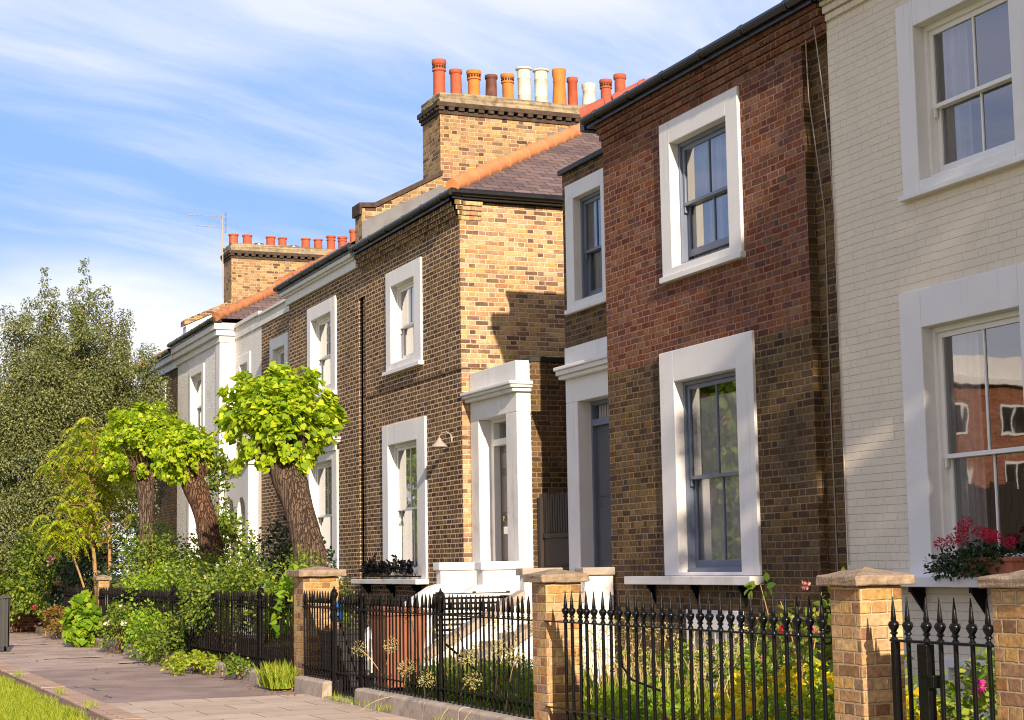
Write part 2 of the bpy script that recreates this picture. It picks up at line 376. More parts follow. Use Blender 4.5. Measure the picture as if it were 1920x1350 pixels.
leaf_mat('petal_white', (0.70, 0.68, 0.52), (0.75, 0.74, 0.66), (0.72, 0.68, 0.55), 0.25)
leaf_mat('petal_pink', (0.45, 0.10, 0.12), (0.55, 0.22, 0.22), (0.6, 0.3, 0.25), 0.25)


def glass_mat():
    m, t = new_mat('window_glass')
    fr = t.n('ShaderNodeFresnel', None, IOR=1.52)
    f = t.m('ADD', t.m('MULTIPLY', fr.outputs[0], 1.5), 0.11, clamp=True)
    wav = t.n('ShaderNodeBump', None, Strength=0.25, Distance=0.004, Height=t.noise(t.n('ShaderNodeTexCoord').outputs['Object'], 1.7, 2, 0.5))
    gl = t.n('ShaderNodeBsdfGlossy', None, Roughness=0.015, Color=(0.95, 0.97, 1, 1), Normal=wav.outputs[0])
    tr = t.n('ShaderNodeBsdfTransparent', None, Color=(0.86, 0.88, 0.88, 1))
    mx = t.n('ShaderNodeMixShader', None, Fac=f, i1=tr.outputs[0], i2=gl.outputs[0])
    t.t.links.new(mx.outputs[0], t.n('ShaderNodeOutputMaterial').inputs[0])


glass_mat()

# ------------------------------------------------------------------ mesh helpers
random.seed(7)
R = np.random.RandomState(11)
LOC = {}


def tag(o, label, cat, group=None, kind=None):
    if label: o['label'] = label
    if cat: o['category'] = cat
    if group: o['group'] = group
    if kind: o['kind'] = kind
    return o


def thing(name, label, cat, loc, group=None):
    o = bpy.data.objects.new(name, None)
    o.empty_display_size = 0.2
    o.location = loc
    C.objects.link(o)
    LOC[o.name] = Vector(loc)
    return tag(o, label, cat, group)


def adopt(o, parent):
    """parent a mesh built in world coordinates, or a part already parented the same way"""
    o.parent = parent
    o.matrix_parent_inverse = Matrix.Translation(-LOC.get(parent.name, Vector((0, 0, 0))))
    LOC[o.name] = Vector((0, 0, 0)) if LOC.get(o.name) is None else LOC[o.name]


def set_uv(me):
    nl = len(me.loops)
    if nl == 0:
        return
    co = np.empty(len(me.vertices) * 3, np.float32); me.vertices.foreach_get('co', co); co = co.reshape(-1, 3)
    vi = np.empty(nl, np.int32); me.loops.foreach_get('vertex_index', vi)
    npoly = len(me.polygons)
    lt = np.empty(npoly, np.int32); me.polygons.foreach_get('loop_total', lt)
    nrm = np.empty(npoly * 3, np.float32); me.polygons.foreach_get('normal', nrm); nrm = nrm.reshape(-1, 3)
    n = np.repeat(nrm, lt, axis=0)
    p = co[vi]
    t = np.stack([-n[:, 1], n[:, 0], np.zeros(nl)], 1)
    ln = np.linalg.norm(t, axis=1)
    flat = ln < 0.12
    t[flat] = (1, 0, 0); ln[flat] = 1
    t /= ln[:, None]
    b = np.cross(n, t)
    b[flat] = (0, 1, 0)
    uv = np.stack([(p * t).sum(1), (p * b).sum(1)], 1).astype(np.float32)
    lay = me.uv_layers.new(name='UVMap')
    lay.data.foreach_set('uv', uv.ravel())


class MB:
    def __init__(self):
        self.v, self.f, self.m = [], [], []

    def quad(self, pts, mat=0):
        i = len(self.v)
        self.v += [tuple(p) for p in pts]
        self.f.append(tuple(range(i, i + len(pts))))
        self.m.append(mat)

    def box(self, x0, x1, y0, y1, z0, z1, mat=0, skip=''):
        i = len(self.v)
        self.v += [(x0, y0, z0), (x1, y0, z0), (x1, y1, z0), (x0, y1, z0), (x0, y0, z1), (x1, y0, z1), (x1, y1, z1), (x0, y1, z1)]
        for k, q in {'b': (0, 3, 2, 1), 't': (4, 5, 6, 7), 'f': (0, 1, 5, 4), 'r': (1, 2, 6, 5), 'k': (2, 3, 7, 6), 'l': (3, 0, 4, 7)}.items():
            if k not in skip:
                self.f.append(tuple(i + a for a in q)); self.m.append(mat)
        return self

    def prism(self, poly, axis, a, b, mat=0):
        """extrude a 2-D polygon along an axis from a to b; poly is in the two other axes in cyclic order"""
        def P(q, s):
            return {'x': (s, q[0], q[1]), 'y': (q[0], s, q[1]), 'z': (q[0], q[1], s)}[axis]
        i, n = len(self.v), len(poly)
        self.v += [P(q, a) for q in poly] + [P(q, b) for q in poly]
        self.f += [tuple(range(i, i + n)), tuple(range(i + 2 * n - 1, i + n - 1, -1))]
        self.m += [mat, mat]
        for k in range(n):
            l = (k + 1) % n
            self.f.append((i + k, i + n + k, i + n + l, i + l)); self.m.append(mat)
        return self

    def tube(self, pts, rr, seg=8, mat=0, cap=True, jitter=0.0, start=None):
        pts = [Vector(p) for p in pts]
        if not isinstance(rr, (list, tuple)):
            rr = [rr] * len(pts)
        i0 = len(self.v)
        up = None
        for k, p in enumerate(pts):
            d = (pts[min(k + 1, len(pts) - 1)] - pts[max(k - 1, 0)]).normalized()
            if up is None:
                up = Vector((1, 0, 0)) if abs(d.x) < 0.8 else Vector((0, 0, 1))
            a = (up - d * up.dot(d)).normalized()
            b = d.cross(a)
            up = a
            for s in range(seg):
                th = 2 * math.pi * s / seg
                r = rr[k] * (1 + (random.uniform(-jitter, jitter) if jitter else 0))
                self.v.append(tuple(p + a * (math.cos(th) * r) + b * (math.sin(th) * r)))
        for k in range(len(pts) - 1):
            for s in range(seg):
                q = i0 + k * seg
                self.f.append((q + s, q + (s + 1) % seg, q + seg + (s + 1) % seg, q + seg + s)); self.m.append(mat)
        if cap:
            e = i0 + (len(pts) - 1) * seg
            self.f.append(tuple(range(i0 + seg - 1, i0 - 1, -1))); self.m.append(mat)
            self.f.append(tuple(range(e, e + seg))); self.m.append(mat)
        return self

    def lathe(self, prof, c=(0, 0, 0), seg=12, mat=0):
        i0 = len(self.v)
        for r, z in prof:
            for s in range(seg):
                th = 2 * math.pi * s / seg
                self.v.append((c[0] + r * math.cos(th), c[1] + r * math.sin(th), c[2] + z))
        for k in range(len(prof) - 1):
            for s in range(seg):
                q = i0 + k * seg
                self.f.append((q + s, q + (s + 1) % seg, q + seg + (s + 1) % seg, q + seg + s)); self.m.append(mat)
        e = i0 + (len(prof) - 1) * seg
        self.f.append(tuple(range(i0 + seg - 1, i0 - 1, -1))); self.m.append(mat)
        self.f.append(tuple(range(e, e + seg))); self.m.append(mat)
        return self

    def build(self, name, mats, parent=None, smooth=False, bevel=0.0, uv=True):
        me = bpy.data.meshes.new(name)
        me.from_pydata(self.v, [], self.f)
        for mm in ([mats] if isinstance(mats, str) else mats):
            me.materials.append(MATS[mm])
        me.polygons.foreach_set('material_index', self.m)
        if smooth:
            me.polygons.foreach_set('use_smooth', [True] * len(self.f))
        me.update()
        if uv:
            set_uv(me)
        o = bpy.data.objects.new(name, me)
        C.objects.link(o)
        if parent is not None:
            adopt(o, parent)
        if bevel:
            bv = o.modifiers.new('bevel', 'BEVEL')
            bv.width, bv.segments, bv.limit_method = bevel, 2, 'ANGLE'
        if smooth:
            o.modifiers.new('split', 'EDGE_SPLIT').split_angle = rad(50)
        return o


def part_copy(src, parent, loc, rotz=0.0):
    """copy of a part whose mesh is modelled about its own base"""
    o = src.copy()
    C.objects.link(o)
    o.parent = parent
    o.matrix_parent_inverse = Matrix.Translation(-LOC.get(parent.name, Vector((0, 0, 0))))
    o.location = loc
    o.rotation_euler = (0, 0, rotz)
    return o


def roughen(o, amp, cuts=3):
    """worn stone: subdivide and push the vertices about a little"""
    import bmesh
    bm = bmesh.new(); bm.from_mesh(o.data)
    bmesh.ops.remove_doubles(bm, verts=bm.verts, dist=1e-4)
    bmesh.ops.subdivide_edges(bm, edges=bm.edges, cuts=cuts, use_grid_fill=True)
    for v in bm.verts:
        v.co += Vector((random.uniform(-amp, amp), random.uniform(-amp, amp), random.uniform(-amp, amp)))
    bm.to_mesh(o.data); bm.free()
    while o.data.uv_layers:
        o.data.uv_layers.remove(o.data.uv_layers[0])
    set_uv(o.data)


# ---- leaves
TEMPL = {
    'lance': (np.array([(0, 0, 0), (-.15, .4, .05), (0, 1, -.06), (.15, .4, .05)]), [(0, 1, 2, 3)]),
    'diamond': (np.array([(0, 0, 0), (-.33, .5, .08), (0, 1, -.05), (.33, .5, .08)]), [(0, 1, 2, 3)]),
    'oval': (np.array([(0, 0, 0), (-.30, .3, .06), (-.26, .68, .04), (0, 1, -.06), (.26, .68, .04), (.30, .3, .06)]), [(0, 1, 2, 3), (0, 3, 4, 5)]),
    'heart': (np.array([(0, .08, 0), (-.42, .0, .05), (-.5, .38, .06), (0, 1, -.1), (.5, .38, .06), (.42, .0, .05)]), [(0, 1, 2, 3), (0, 3, 4, 5)]),
    'blade': (np.array([(-.035, 0, 0), (.035, 0, 0), (.03, .5, .06), (-.03, .5, .06), (0, 1, .28)]), [(0, 1, 2, 3), (3, 2, 4)]),
    'strap': (np.array([(-.05, 0, 0), (.05, 0, 0), (.045, .6, .03), (-.045, .6, .03), (.0, 1, .16)]), [(0, 1, 2, 3), (3, 2, 4)]),
    'petal': (np.array([(0, 0, 0), (-.2, .6, .05), (0, 1, .02), (.2, .6, .05)]), [(0, 1, 2, 3)]),
}


def unit(a):
    return a / np.maximum(np.linalg.norm(a, axis=1, keepdims=True), 1e-9)


def leaves(name, P, T, N, S, shape, mat, parent=None, smooth=False):
    """one mesh of many leaves: P base points, T tip directions, N face normals, S sizes"""
    tv, tf = TEMPL[shape]
    n, k = len(P), len(tv)
    T = unit(T); N = unit(N - T * (N * T).sum(1, keepdims=True)); B = np.cross(T, N)
    V = P[:, None, :] + S[:, None, None] * (tv[None, :, 0:1] * B[:, None, :] + tv[None, :, 1:2] * T[:, None, :] + tv[None, :, 2:3] * N[:, None, :])
    me = bpy.data.meshes.new(name)
    me.vertices.add(n * k)
    me.vertices.foreach_set('co', V.reshape(-1).astype(np.float32))
    tot = sum(len(f) for f in tf)
    vi = np.concatenate([np.array(f) for f in tf])[None, :] + (np.arange(n) * k)[:, None]
    lt = np.tile(np.array([len(f) for f in tf]), n)
    ls = np.concatenate([[0], np.cumsum(lt)[:-1]])
    me.loops.add(n * tot); me.loops.foreach_set('vertex_index', vi.reshape(-1).astype(np.int32))
    me.polygons.add(n * len(tf)); me.polygons.foreach_set('loop_start', ls.astype(np.int32)); me.polygons.foreach_set('loop_total', lt.astype(np.int32))
    me.materials.append(MATS[mat])
    me.update(calc_edges=True)
    me.validate()
    o = bpy.data.objects.new(name, me)
    C.objects.link(o)
    if parent is not None:
        adopt(o, parent)
    return o


def rdir(n):
    return unit(R.normal(size=(n, 3)))


def clumps(centres, per, cr, flat=1.0):
    """leaf points gathered round clump centres: returns points and outward directions"""
    centres = np.asarray(centres, float)
    n = len(centres) * per
    cc = np.repeat(centres, per, axis=0)
    d = rdir(n) * (R.rand(n, 1) ** 0.45) * np.repeat(np.asarray(cr if hasattr(cr, '__len__') else [cr] * len(centres)), per)[:, None]
    d[:, 2] *= flat
    return cc + d, d


def ellipsoid_centres(c, r, n, inner=0.55, zmin=-1.0, zbias=0.0):
    out = []
    while len(out) < n:
        d = rdir(1)[0]
        if d[2] < zmin:
            continue
        s = inner + (1 - inner) * R.rand() ** 0.6
        out.append(np.array(c) + d * s * np.array(r))
    return np.array(out)


def foliage(name, P, D, size, shape, mat, parent, droop=0.35, up=0.5, svar=0.35):
    n = len(P)
    T = unit(unit(D) + 0.9 * rdir(n)) - np.array([0, 0, droop])
    N = unit(D) * 0.6 + 0.7 * rdir(n) + np.array([0, 0, up])
    S = size * (1 - svar + 2 * svar * R.rand(n))
    return leaves(name, P, T, N, S, shape, mat, parent)

# ------------------------------------------------------------------ ground
FX = 9.5          # plane of the house fronts
WX = 9.85         # plane of the set-back entrance wings
PX = 5.85         # line of the railings


def sheet(name, x0, x1, y0, y1, z, mat, nx=1, ny=1, amp=0.0):
    b = MB()
    xs, ys = np.linspace(x0, x1, nx + 1), np.linspace(y0, y1, ny + 1)
    zz = z + (R.rand(nx + 1, ny + 1) - 0.5) * 2 * amp
    for i in range(nx):
        for j in range(ny):
            b.quad([(xs[i], ys[j], zz[i, j]), (xs[i + 1], ys[j], zz[i + 1, j]), (xs[i + 1], ys[j + 1], zz[i + 1, j + 1]), (xs[i], ys[j + 1], zz[i, j + 1])])
    o = b.build(name, mat)
    return tag(o, None, None, None, 'structure')


tag(sheet('ground', -900, 900, -900, 900, -0.03, 'turf'), 'green turf ground running out to the far edge', 'ground')
tag(sheet('pavement', 3.3, 5.82, -30, 46.4, 0.0, 'asphalt_old', 6, 60, 0.004), 'worn grey tarmac footpath along the front railings', 'pavement')
tag(sheet('tarmac_patch', 3.36, 5.76, 20.3, 27.6, 0.010, 'asphalt', 4, 10, 0.002), 'newer dark tarmac patch on the footpath', 'pavement')
tag(sheet('paving_flags', 3.36, 5.80, -20, 20.3, 0.012, 'pale_flags', 4, 20, 0.003), 'pale stone paving flags at the near end of the footpath', 'pavement')
tag(sheet('verge_soil', 2.86, 3.06, -20, 60, -0.004, 'dirt_strip', 2, 60, 0.008), 'bare dirt strip between the lawn and the path edging', 'ground')
kb = MB()
y = 10.0
while y < 46:
    L = random.uniform(0.85, 0.95)
    kb.box(3.05 + random.uniform(-.006, .006), 3.36, y, y + L - 0.012, -0.06, 0.022 + random.uniform(-.006, .006))
    y += L
tag(kb.build('path_edging', 'edge_brick', bevel=0.006), 'weathered brick and stone edging along the lawn side of the path', 'kerb', None, 'structure')
tag(sheet('garden_soil', 5.95, 9.5, -10, 52, 0.05, 'soil', 20, 200, 0.03), 'dark soil of the front gardens', 'ground')
dl = MB()
for (yy, xx, w, h) in ((31.2, 4.1, 1.1, .35), (28.9, 5.0, .8, .4), (37.5, 3.9, 1.2, .6)):
    dl.quad([(xx, yy, .013), (xx + w, yy + .1, .013), (xx + w * .9, yy + h, .013), (xx + .1, yy + h * 1.1, .013)])
tag(dl.build('path_repair', 'pale_flags'), 'small pale patches of repaired paving on the footpath', 'pavement', None, 'structure')

# ------------------------------------------------------------------ houses
def facade(b, X, y0, y1, z0, z1, holes, matf):
    ys = sorted({y0, y1, *[h[0] for h in holes], *[h[1] for h in holes]})
    zs = sorted({z0, z1, *[h[2] for h in holes], *[h[3] for h in holes], *([3.9] if z0 < 3.9 < z1 else [])})
    ys = [q for q in ys if y0 <= q <= y1]; zs = [q for q in zs if z0 <= q <= z1]
    for a, c in zip(ys[:-1], ys[1:]):
        for e, f in zip(zs[:-1], zs[1:]):
            my, mz = (a + c) / 2, (e + f) / 2
            if any(h[0] < my < h[1] and h[2] < mz < h[3] for h in holes):
                continue
            b.quad([(X, a, e), (X, a, f), (X, c, f), (X, c, e)], matf(my, mz))
    for h in holes:
        ya, yb, za, zb, d, back = h
        m = matf((ya + yb) / 2, (za + zb) / 2)
        b.quad([(X, yb, za), (X, yb, zb), (X + d, yb, zb), (X + d, yb, za)], m)
        b.quad([(X, ya, za), (X + d, ya, za), (X + d, ya, zb), (X, ya, zb)], m)
        b.quad([(X, ya, zb), (X + d, ya, zb), (X + d, yb, zb), (X, yb, zb)], m)
        b.quad([(X, ya, za), (X, yb, za), (X + d, yb, za), (X + d, ya, za)], m)
        if back == 'wall':
            b.quad([(X + d, ya, za), (X + d, ya, zb), (X + d, yb, zb), (X + d, yb, za)], m)
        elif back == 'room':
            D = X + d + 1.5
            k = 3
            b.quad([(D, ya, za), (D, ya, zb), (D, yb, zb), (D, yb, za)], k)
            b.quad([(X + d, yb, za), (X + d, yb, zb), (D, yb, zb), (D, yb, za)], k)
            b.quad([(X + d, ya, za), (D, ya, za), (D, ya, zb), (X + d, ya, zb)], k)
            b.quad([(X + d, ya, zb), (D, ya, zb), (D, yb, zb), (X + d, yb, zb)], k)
            b.quad([(X + d, ya, za), (X + d, yb, za), (D, yb, za), (D, ya, za)], k)


def child(o, p):
    adopt(o, p)
    return o


def curtain_mesh(X, ya, yb, za, zb, mat, parent, waves=7, amp=0.03, pinch=0.0):
    b = MB()
    n = 36
    for k in range(n):
        def pt(i, z, s):
            yy = ya + (yb - ya) * i / n
            mid = (ya + yb) / 2
            yy = yy + (yb - yy) * pinch * s
            return (X + amp * math.sin(i / n * waves * 2 * math.pi) + 0.3 * amp * math.sin(i * 1.7 + s * 2), yy, z)
        for s in range(4):
            zz0, zz1 = za + (zb - za) * s / 4, za + (zb - za) * (s + 1) / 4
            b.quad([pt(k, zz0, 1 - s / 4), pt(k, zz1, 1 - (s + 1) / 4), pt(k + 1, zz1, 1 - (s + 1) / 4), pt(k + 1, zz0, 1 - s / 4)])
    return b.build('curtain', mat, parent, smooth=True)


def window(house, X, outer, side=(0.25, 0.25), head=0.27, sill_h=0.10, frame='sash_white', surround='white_paint', meet=0.5,
           curtains=(), sill=None, sill_mat='white_stone', bars=1, guard=None, proud=0.035, cornice=False, open_bottom=0.0, lintel_band=0.0):
    """a sash window in its raised surround: window > surround, pane, sill, curtain"""
    y0, y1, z0, z1 = outer
    a, c, e, f = y0 + side[0], y1 - side[1], z0 + sill_h, z1 - head
    S0, S1 = X + 0.115, X + 0.165        # outer sash / inner sash planes
    w = MB()
    st = 0.055
    # box frame
    w.box(S0 - 0.03, S1 + 0.06, a, a + 0.04, e, f); w.box(S0 - 0.03, S1 + 0.06, c - 0.04, c, e, f)
    w.box(S0 - 0.03, S1 + 0.06, a + 0.04, c - 0.04, f - 0.05, f); w.box(S0 - 0.045, S1 + 0.06, a + 0.04, c - 0.04, e, e + 0.05)
    ia, ic, ie, jf = a + 0.04, c - 0.04, e + 0.05, f - 0.05
    zm = ie + (jf - ie) * meet
    for (x, q0, q1, bot, top) in ((S0, zm - 0.02, jf, 0.04, 0.05), (S1, ie + open_bottom, zm + 0.02, 0.085, 0.04)):
        w.box(x, x + 0.042, ia, ia + st, q0, q1); w.box(x, x + 0.042, ic - st, ic, q0, q1)
        w.box(x, x + 0.042, ia + st, ic - st, q1 - top, q1); w.box(x, x + 0.042, ia + st, ic - st, q0, q0 + bot)
        for k in range(bars):
            ym = ia + (ic - ia) * (k + 1) / (bars + 1)
            w.box(x + 0.006, x + 0.036, ym - 0.011, ym + 0.011, q0 + bot, q1 - top)
    for yy in (ia + 0.012, ic - 0.04):   # horns under the meeting rail
        w.box(S0 + 0.003, S0 + 0.036, yy, yy + 0.03, zm - 0.10, zm - 0.02)
    win = w.build('window', frame, house, bevel=0.004)
    g = MB()
    for (x, q0, q1) in ((S0 + 0.02, zm, jf - 0.03), (S1 + 0.02, ie + open_bottom + 0.05, zm)):
        g.quad([(x, ia + 0.03, q0), (x, ia + 0.03, q1), (x, ic - 0.03, q1), (x, ic - 0.03, q0)])
    g.build('pane', 'window_glass', win)
    s = MB()
    xf, xb = X - proud, X + 0.20
    s.box(xf, xb, y0, a, z0, z1); s.box(xf, xb, c, y1, z0, z1); s.box(xf, xb, a, c, f, z1)
    s.box(xf, xb - 0.02, a, c, z0, e)
    if cornice:
        s.box(xf - 0.10, X + 0.05, y0 - 0.12, y1 + 0.12, z1, z1 + 0.05); s.box(xf - 0.14, X + 0.05, y0 - 0.16, y1 + 0.16, z1 + 0.05, z1 + 0.10)
        s.box(xf - 0.03, X + 0.05, y0, y1, z1 - 0.14, z1 - 0.003)
    s.build('surround', surround, win, bevel=0.008)
    if sill:
        sa, sb, st0, st1, sp = sill
        m = MB().box(X - sp, X + 0.02, sa, sb, st0, st1)
        for yy in (np.linspace(sa + 0.35, sb - 0.5, 3) if sp > 0.12 else ()):
            m.box(X - sp + 0.06, X - 0.002, yy, yy + 0.05, st0 - 0.05, st0 - 0.002, 1)
            m.prism([(X - sp + 0.08, st0 - 0.05), (X - 0.002, st0 - 0.05), (X - 0.002, st0 - 0.24)], 'y', yy, yy + 0.05, 1)
        m.build('sill', [sill_mat, 'old_iron'], win, bevel=0.006)
    for (ya, yb, za, zb, mat, wv, am, pin) in curtains:
        curtain_mesh(X + 0.245, ya, yb, za, zb, mat, win, wv, am, pin)
    return win


def gutter(house, x, y0, y1, z, side=None):
    b = MB()
    b.tube([(x, y0, z), (x, y1, z)], 0.054, 10)
    yy = y0 + 0.4
    while yy < y1 - 0.2:
        b.tube([(x, yy, z), (x, yy + 0.05, z)], 0.062, 10); yy += 0.92
    b.box(x + 0.03, FX - 0.02, y0 + 0.02, y1 - 0.02, z - 0.10, z + 0.03)
    if side:
        yq, x1 = side
        b.tube([(x, yq, z), (x1, yq, z)], 0.065, 10)
        b.box(x + 0.03, x1, yq + 0.03, yq + 0.16, z - 0.10, z + 0.03)
    return b.build('gutter', 'black_gutter', house)


def corbels(b, y0, y1, zt, m, n=3, x=FX, sidewall=None):
    for k in range(n):
        p = 0.03 * (k + 1)
        b.box(x - p, x + 0.03, y0, y1, zt - 0.075 * (n - k) + 0.004, zt - 0.075 * (n - k - 1) - 0.004, m)


def hip_roof(house, y_end, y_party, zeave, rise, mat='slate', tile='hip_tile', depth=10.2, segs=16, ridge_to=None):
    """half of a pair's hipped roof, from the end hip to the party wall, with a row of half-round hip tiles"""
    x0 = FX - 0.2
    xm, x1 = x0 + depth / 2, x0 + depth
    zt = zeave + rise
    b = MB()
    P, Q = (x0, y_end, zeave), (x0, y_party, zeave)
    T = (xm, y_party, zt)
    if y_end < y_party:
        b.quad([P, T, Q]); b.quad([P, (x1, y_end, zeave), T]); b.quad([(x1, y_end, zeave), (x1, y_party, zeave), T])
    else:
        b.quad([P, Q, T]); b.quad([P, T, (x1, y_end, zeave)]); b.quad([(x1, y_end, zeave), T, (x1, y_party, zeave)])
    roof = b.build('roof', mat, house)
    t = MB()
    A, B = Vector(P) + Vector((0.02, 0, 0.03)), Vector(T) + Vector((0, 0, 0.03))
    n = segs
    for k in range(n):
        p, q = A.lerp(B, k / n), A.lerp(B, (k + 0.985) / n)
        q = A.lerp(B, (k + 0.94) / n)
        t.tube([p, p.lerp(q, 0.8), p.lerp(q, 0.82), q], [0.112, 0.122, 0.134, 0.134], 14)
    t.build('hip_tiles', tile, roof, smooth=True)
    return roof


def wing_fill(b, x, y0, y1, z1, m, top=2):
    """plain side and top faces of a set-back wing"""
    b.quad([(x, y0, 0), (x + 6, y0, 0), (x + 6, y0, z1), (x, y0, z1)], m)
    b.quad([(x, y1, 0), (x, y1, z1), (x + 6, y1, z1), (x + 6, y1, 0)], m)
    b.quad([(x, y0, z1), (x + 6, y0, z1), (x + 6, y1, z1), (x, y1, z1)], top)


def body(b, y0, y1, zt, m):
    """side and back faces of a main block"""
    b.quad([(FX, y0, 0), (FX + 9.8, y0, 0), (FX + 9.8, y0, zt), (FX, y0, zt)], m)
    b.quad([(FX, y1, 0), (FX, y1, zt), (FX + 9.8, y1, zt), (FX + 9.8, y1, 0)], m)
    b.quad([(FX + 9.8, y0, 0), (FX + 9.8, y1, 0), (FX + 9.8, y1, zt), (FX + 9.8, y0, zt)], m)
    b.quad([(FX, y0, zt), (FX + 9.8, y0, zt), (FX + 9.8, y1, zt), (FX, y1, zt)], m)


def ROOM(o, d=0.25):
    return (*o, d, 'room')


ZT = 7.12
# ---- the cream painted house at the near end
house_cream = thing('terraced_house', 'cream painted brick house with broad white window surrounds, nearest on the right', 'house', (FX, 11.8, 0))
W = MB()
cU, cG = (11.28, 13.14, 4.84, 6.66), (11.26, 13.28, 1.30, 3.955)
cB = (11.3, 12.9, -0.0, 0.62)
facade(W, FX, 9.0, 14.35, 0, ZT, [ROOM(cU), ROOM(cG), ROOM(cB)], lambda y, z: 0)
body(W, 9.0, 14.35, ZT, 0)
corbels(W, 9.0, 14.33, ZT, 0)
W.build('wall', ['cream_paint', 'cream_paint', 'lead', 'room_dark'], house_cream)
gutter(house_cream, FX - 0.2, 8.9, 14.33, 7.19)
hip_roof(house_cream, 8.9, 14.35, 7.24, 2.95, tile='hip_tile_red')
window(house_cream, FX, cU, (0.25, 0.26), 0.25, 0.11, sill=(11.2, 13.16, 4.80, 4.85, 0.08), sill_mat='white_paint', meet=0.47,
       curtains=[(12.45, 12.88, 5.0, 6.4, 'curtain_grey', 4, 0.03, 0.0), (11.45, 11.75, 5.0, 6.4, 'curtain_grey', 4, 0.03, 0.0)])
window(house_cream, FX, cG, (0.33, 0.33), 0.36, 0.10, sill=(11.0, 13.6, 1.25, 1.34, 0.22), sill_mat='white_paint', meet=0.46,
       curtains=[(12.50, 12.95, 1.45, 3.6, 'curtain_grey', 4, 0.02, 0.0), (11.6, 11.8, 1.45, 3.6, 'curtain_grey', 2, 0.02, 0.0)])
window(house_cream, FX, cB, (0.12, 0.12), 0.08, 0.06, meet=0.5)

# ---- the red and brown brick house
house_red = thing('terraced_house', 'house with red brick above dark brown brick and a grey front door', 'house', (FX, 17.0, 0))
W = MB()
rU, rG, rB = (16.11, 17.97, 4.84, 6.71), (15.96, 18.12, 1.35, 3.97), (16.37, 17.62, -0.0, 0.97)
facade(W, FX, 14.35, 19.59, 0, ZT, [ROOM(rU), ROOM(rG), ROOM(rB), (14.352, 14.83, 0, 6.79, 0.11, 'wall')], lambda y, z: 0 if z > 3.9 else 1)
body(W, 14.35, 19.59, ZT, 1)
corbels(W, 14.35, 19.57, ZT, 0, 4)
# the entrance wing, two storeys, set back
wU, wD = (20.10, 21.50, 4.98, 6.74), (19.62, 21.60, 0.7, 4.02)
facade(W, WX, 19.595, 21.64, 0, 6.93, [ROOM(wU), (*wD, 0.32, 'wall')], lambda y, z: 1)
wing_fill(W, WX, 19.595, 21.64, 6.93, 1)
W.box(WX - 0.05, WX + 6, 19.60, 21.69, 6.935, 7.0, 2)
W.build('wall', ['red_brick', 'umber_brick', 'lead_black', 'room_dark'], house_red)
gutter(house_red, FX - 0.2, 14.33, 19.72, 7.19, side=(19.74, 13.0))
hip_roof(house_red, 19.78, 14.35, 7.24, 2.16, tile='hip_tile_red')
window(house_red, FX, rU, (0.27, 0.25), 0.27, 0.11, frame='sash_blue', meet=0.50, open_bottom=0.07,
       sill=(16.08, 17.99, 4.79, 4.86, 0.07), sill_mat='white_paint',
       curtains=[(17.25, 17.68, 5.0, 6.42, 'curtain_cream', 3, 0.02, 0.0), (16.85, 17.25, 5.0, 6.42, 'curtain_net', 4, 0.03, 0.0)])
window(house_red, FX, rG, (0.37, 0.36), 0.37, 0.04, frame='sash_blue', meet=0.49,
       sill=(15.93, 18.92, 1.25, 1.345, 0.17),
       curtains=[(16.35, 17.74, 1.42, 3.4, 'curtain_net', 11, 0.016, 0.0)])
wb = window(house_red, FX, rB, (0.07, 0.07), 0.23, 0.05, meet=0.5)
bb = MB()
for k in range(9):
    yy = 16.48 + k * 0.12
    bb.tube([(FX - 0.03, yy, 0.05), (FX - 0.03, yy, 0.72)], 0.008, 6)
bb.build('window_bars', 'cable_grey', wb)
window(house_red, WX, wU, (0.26, 0.26), 0.22, 0.10, frame='sash_blue', meet=0.47, proud=0.03,
       sill=(20.08, 21.52, 4.93, 4.99, 0.06), sill_mat='white_paint',
       curtains=[(20.85, 21.25, 5.1, 6.5, 'curtain_grey', 3, 0.03, 0.0)])


def doorcase(house, X, y0, y1, z0, jl, jr, zhead, zfr, zcor, zblk, mat, cor_p, blk_back, name='doorcase'):
    b = MB()
    b.box(X - 0.03, X + 0.30, y1 - jl, y1, z0, zhead); b.box(X - 0.03, X + 0.30, y0, y0 + jr, z0, zhead)
    b.box(X - 0.03, X + 0.30, y0, y1, zhead, zfr)
    b.box(X - cor_p, X + blk_back, y0 - 0.10, y1 + 0.02, zfr + 0.055, zcor - 0.05)
    b.box(X - cor_p + 0.045, X + blk_back, y0 - 0.06, y1 + 0.02, zfr, zfr + 0.055)
    b.box(X - cor_p - 0.03, X + blk_back, y0 - 0.13, y1 + 0.03, zcor - 0.05, zcor)
    b.box(X - 0.035, X + blk_back, y0 - 0.005, y1 + 0.003, zcor, zblk)
    return b.build(name, mat, house, bevel=0.010)


doorcase(house_red, WX, 19.60, 21.60, 0.7, 0.38, 0.38, 3.70, 4.03, 4.20, 4.47, 'white_paint', 0.17, 0.10)
d = MB()
DX = WX + 0.22
d.box(DX, DX + 0.05, 20.02, 21.18, 0.72, 3.36)
for (ya, yb, za, zb) in ((20.12, 20.52, 1.55, 2.25), (20.66, 21.08, 1.55, 2.25), (20.12, 20.52, 2.4, 3.25), (20.66, 21.08, 2.4, 3.25)):
    d.box(DX - 0.012, DX + 0.01, ya, yb, za, zb)
door = d.build('door', 'door_grey', house_red, bevel=0.006)
f = MB()
f.box(DX - 0.05, DX + 0.06, 21.18, 21.26, 0.72, 3.70); f.box(DX - 0.05, DX + 0.06, 19.96, 20.02, 0.72, 3.70)
f.box(DX - 0.06, DX + 0.06, 20.02, 21.18, 3.36, 3.45); f.box(DX - 0.05, DX + 0.06, 20.02, 21.18, 3.64, 3.70)
f.build('door_frame', 'sash_blue', house_red, bevel=0.005)
fl = MB()
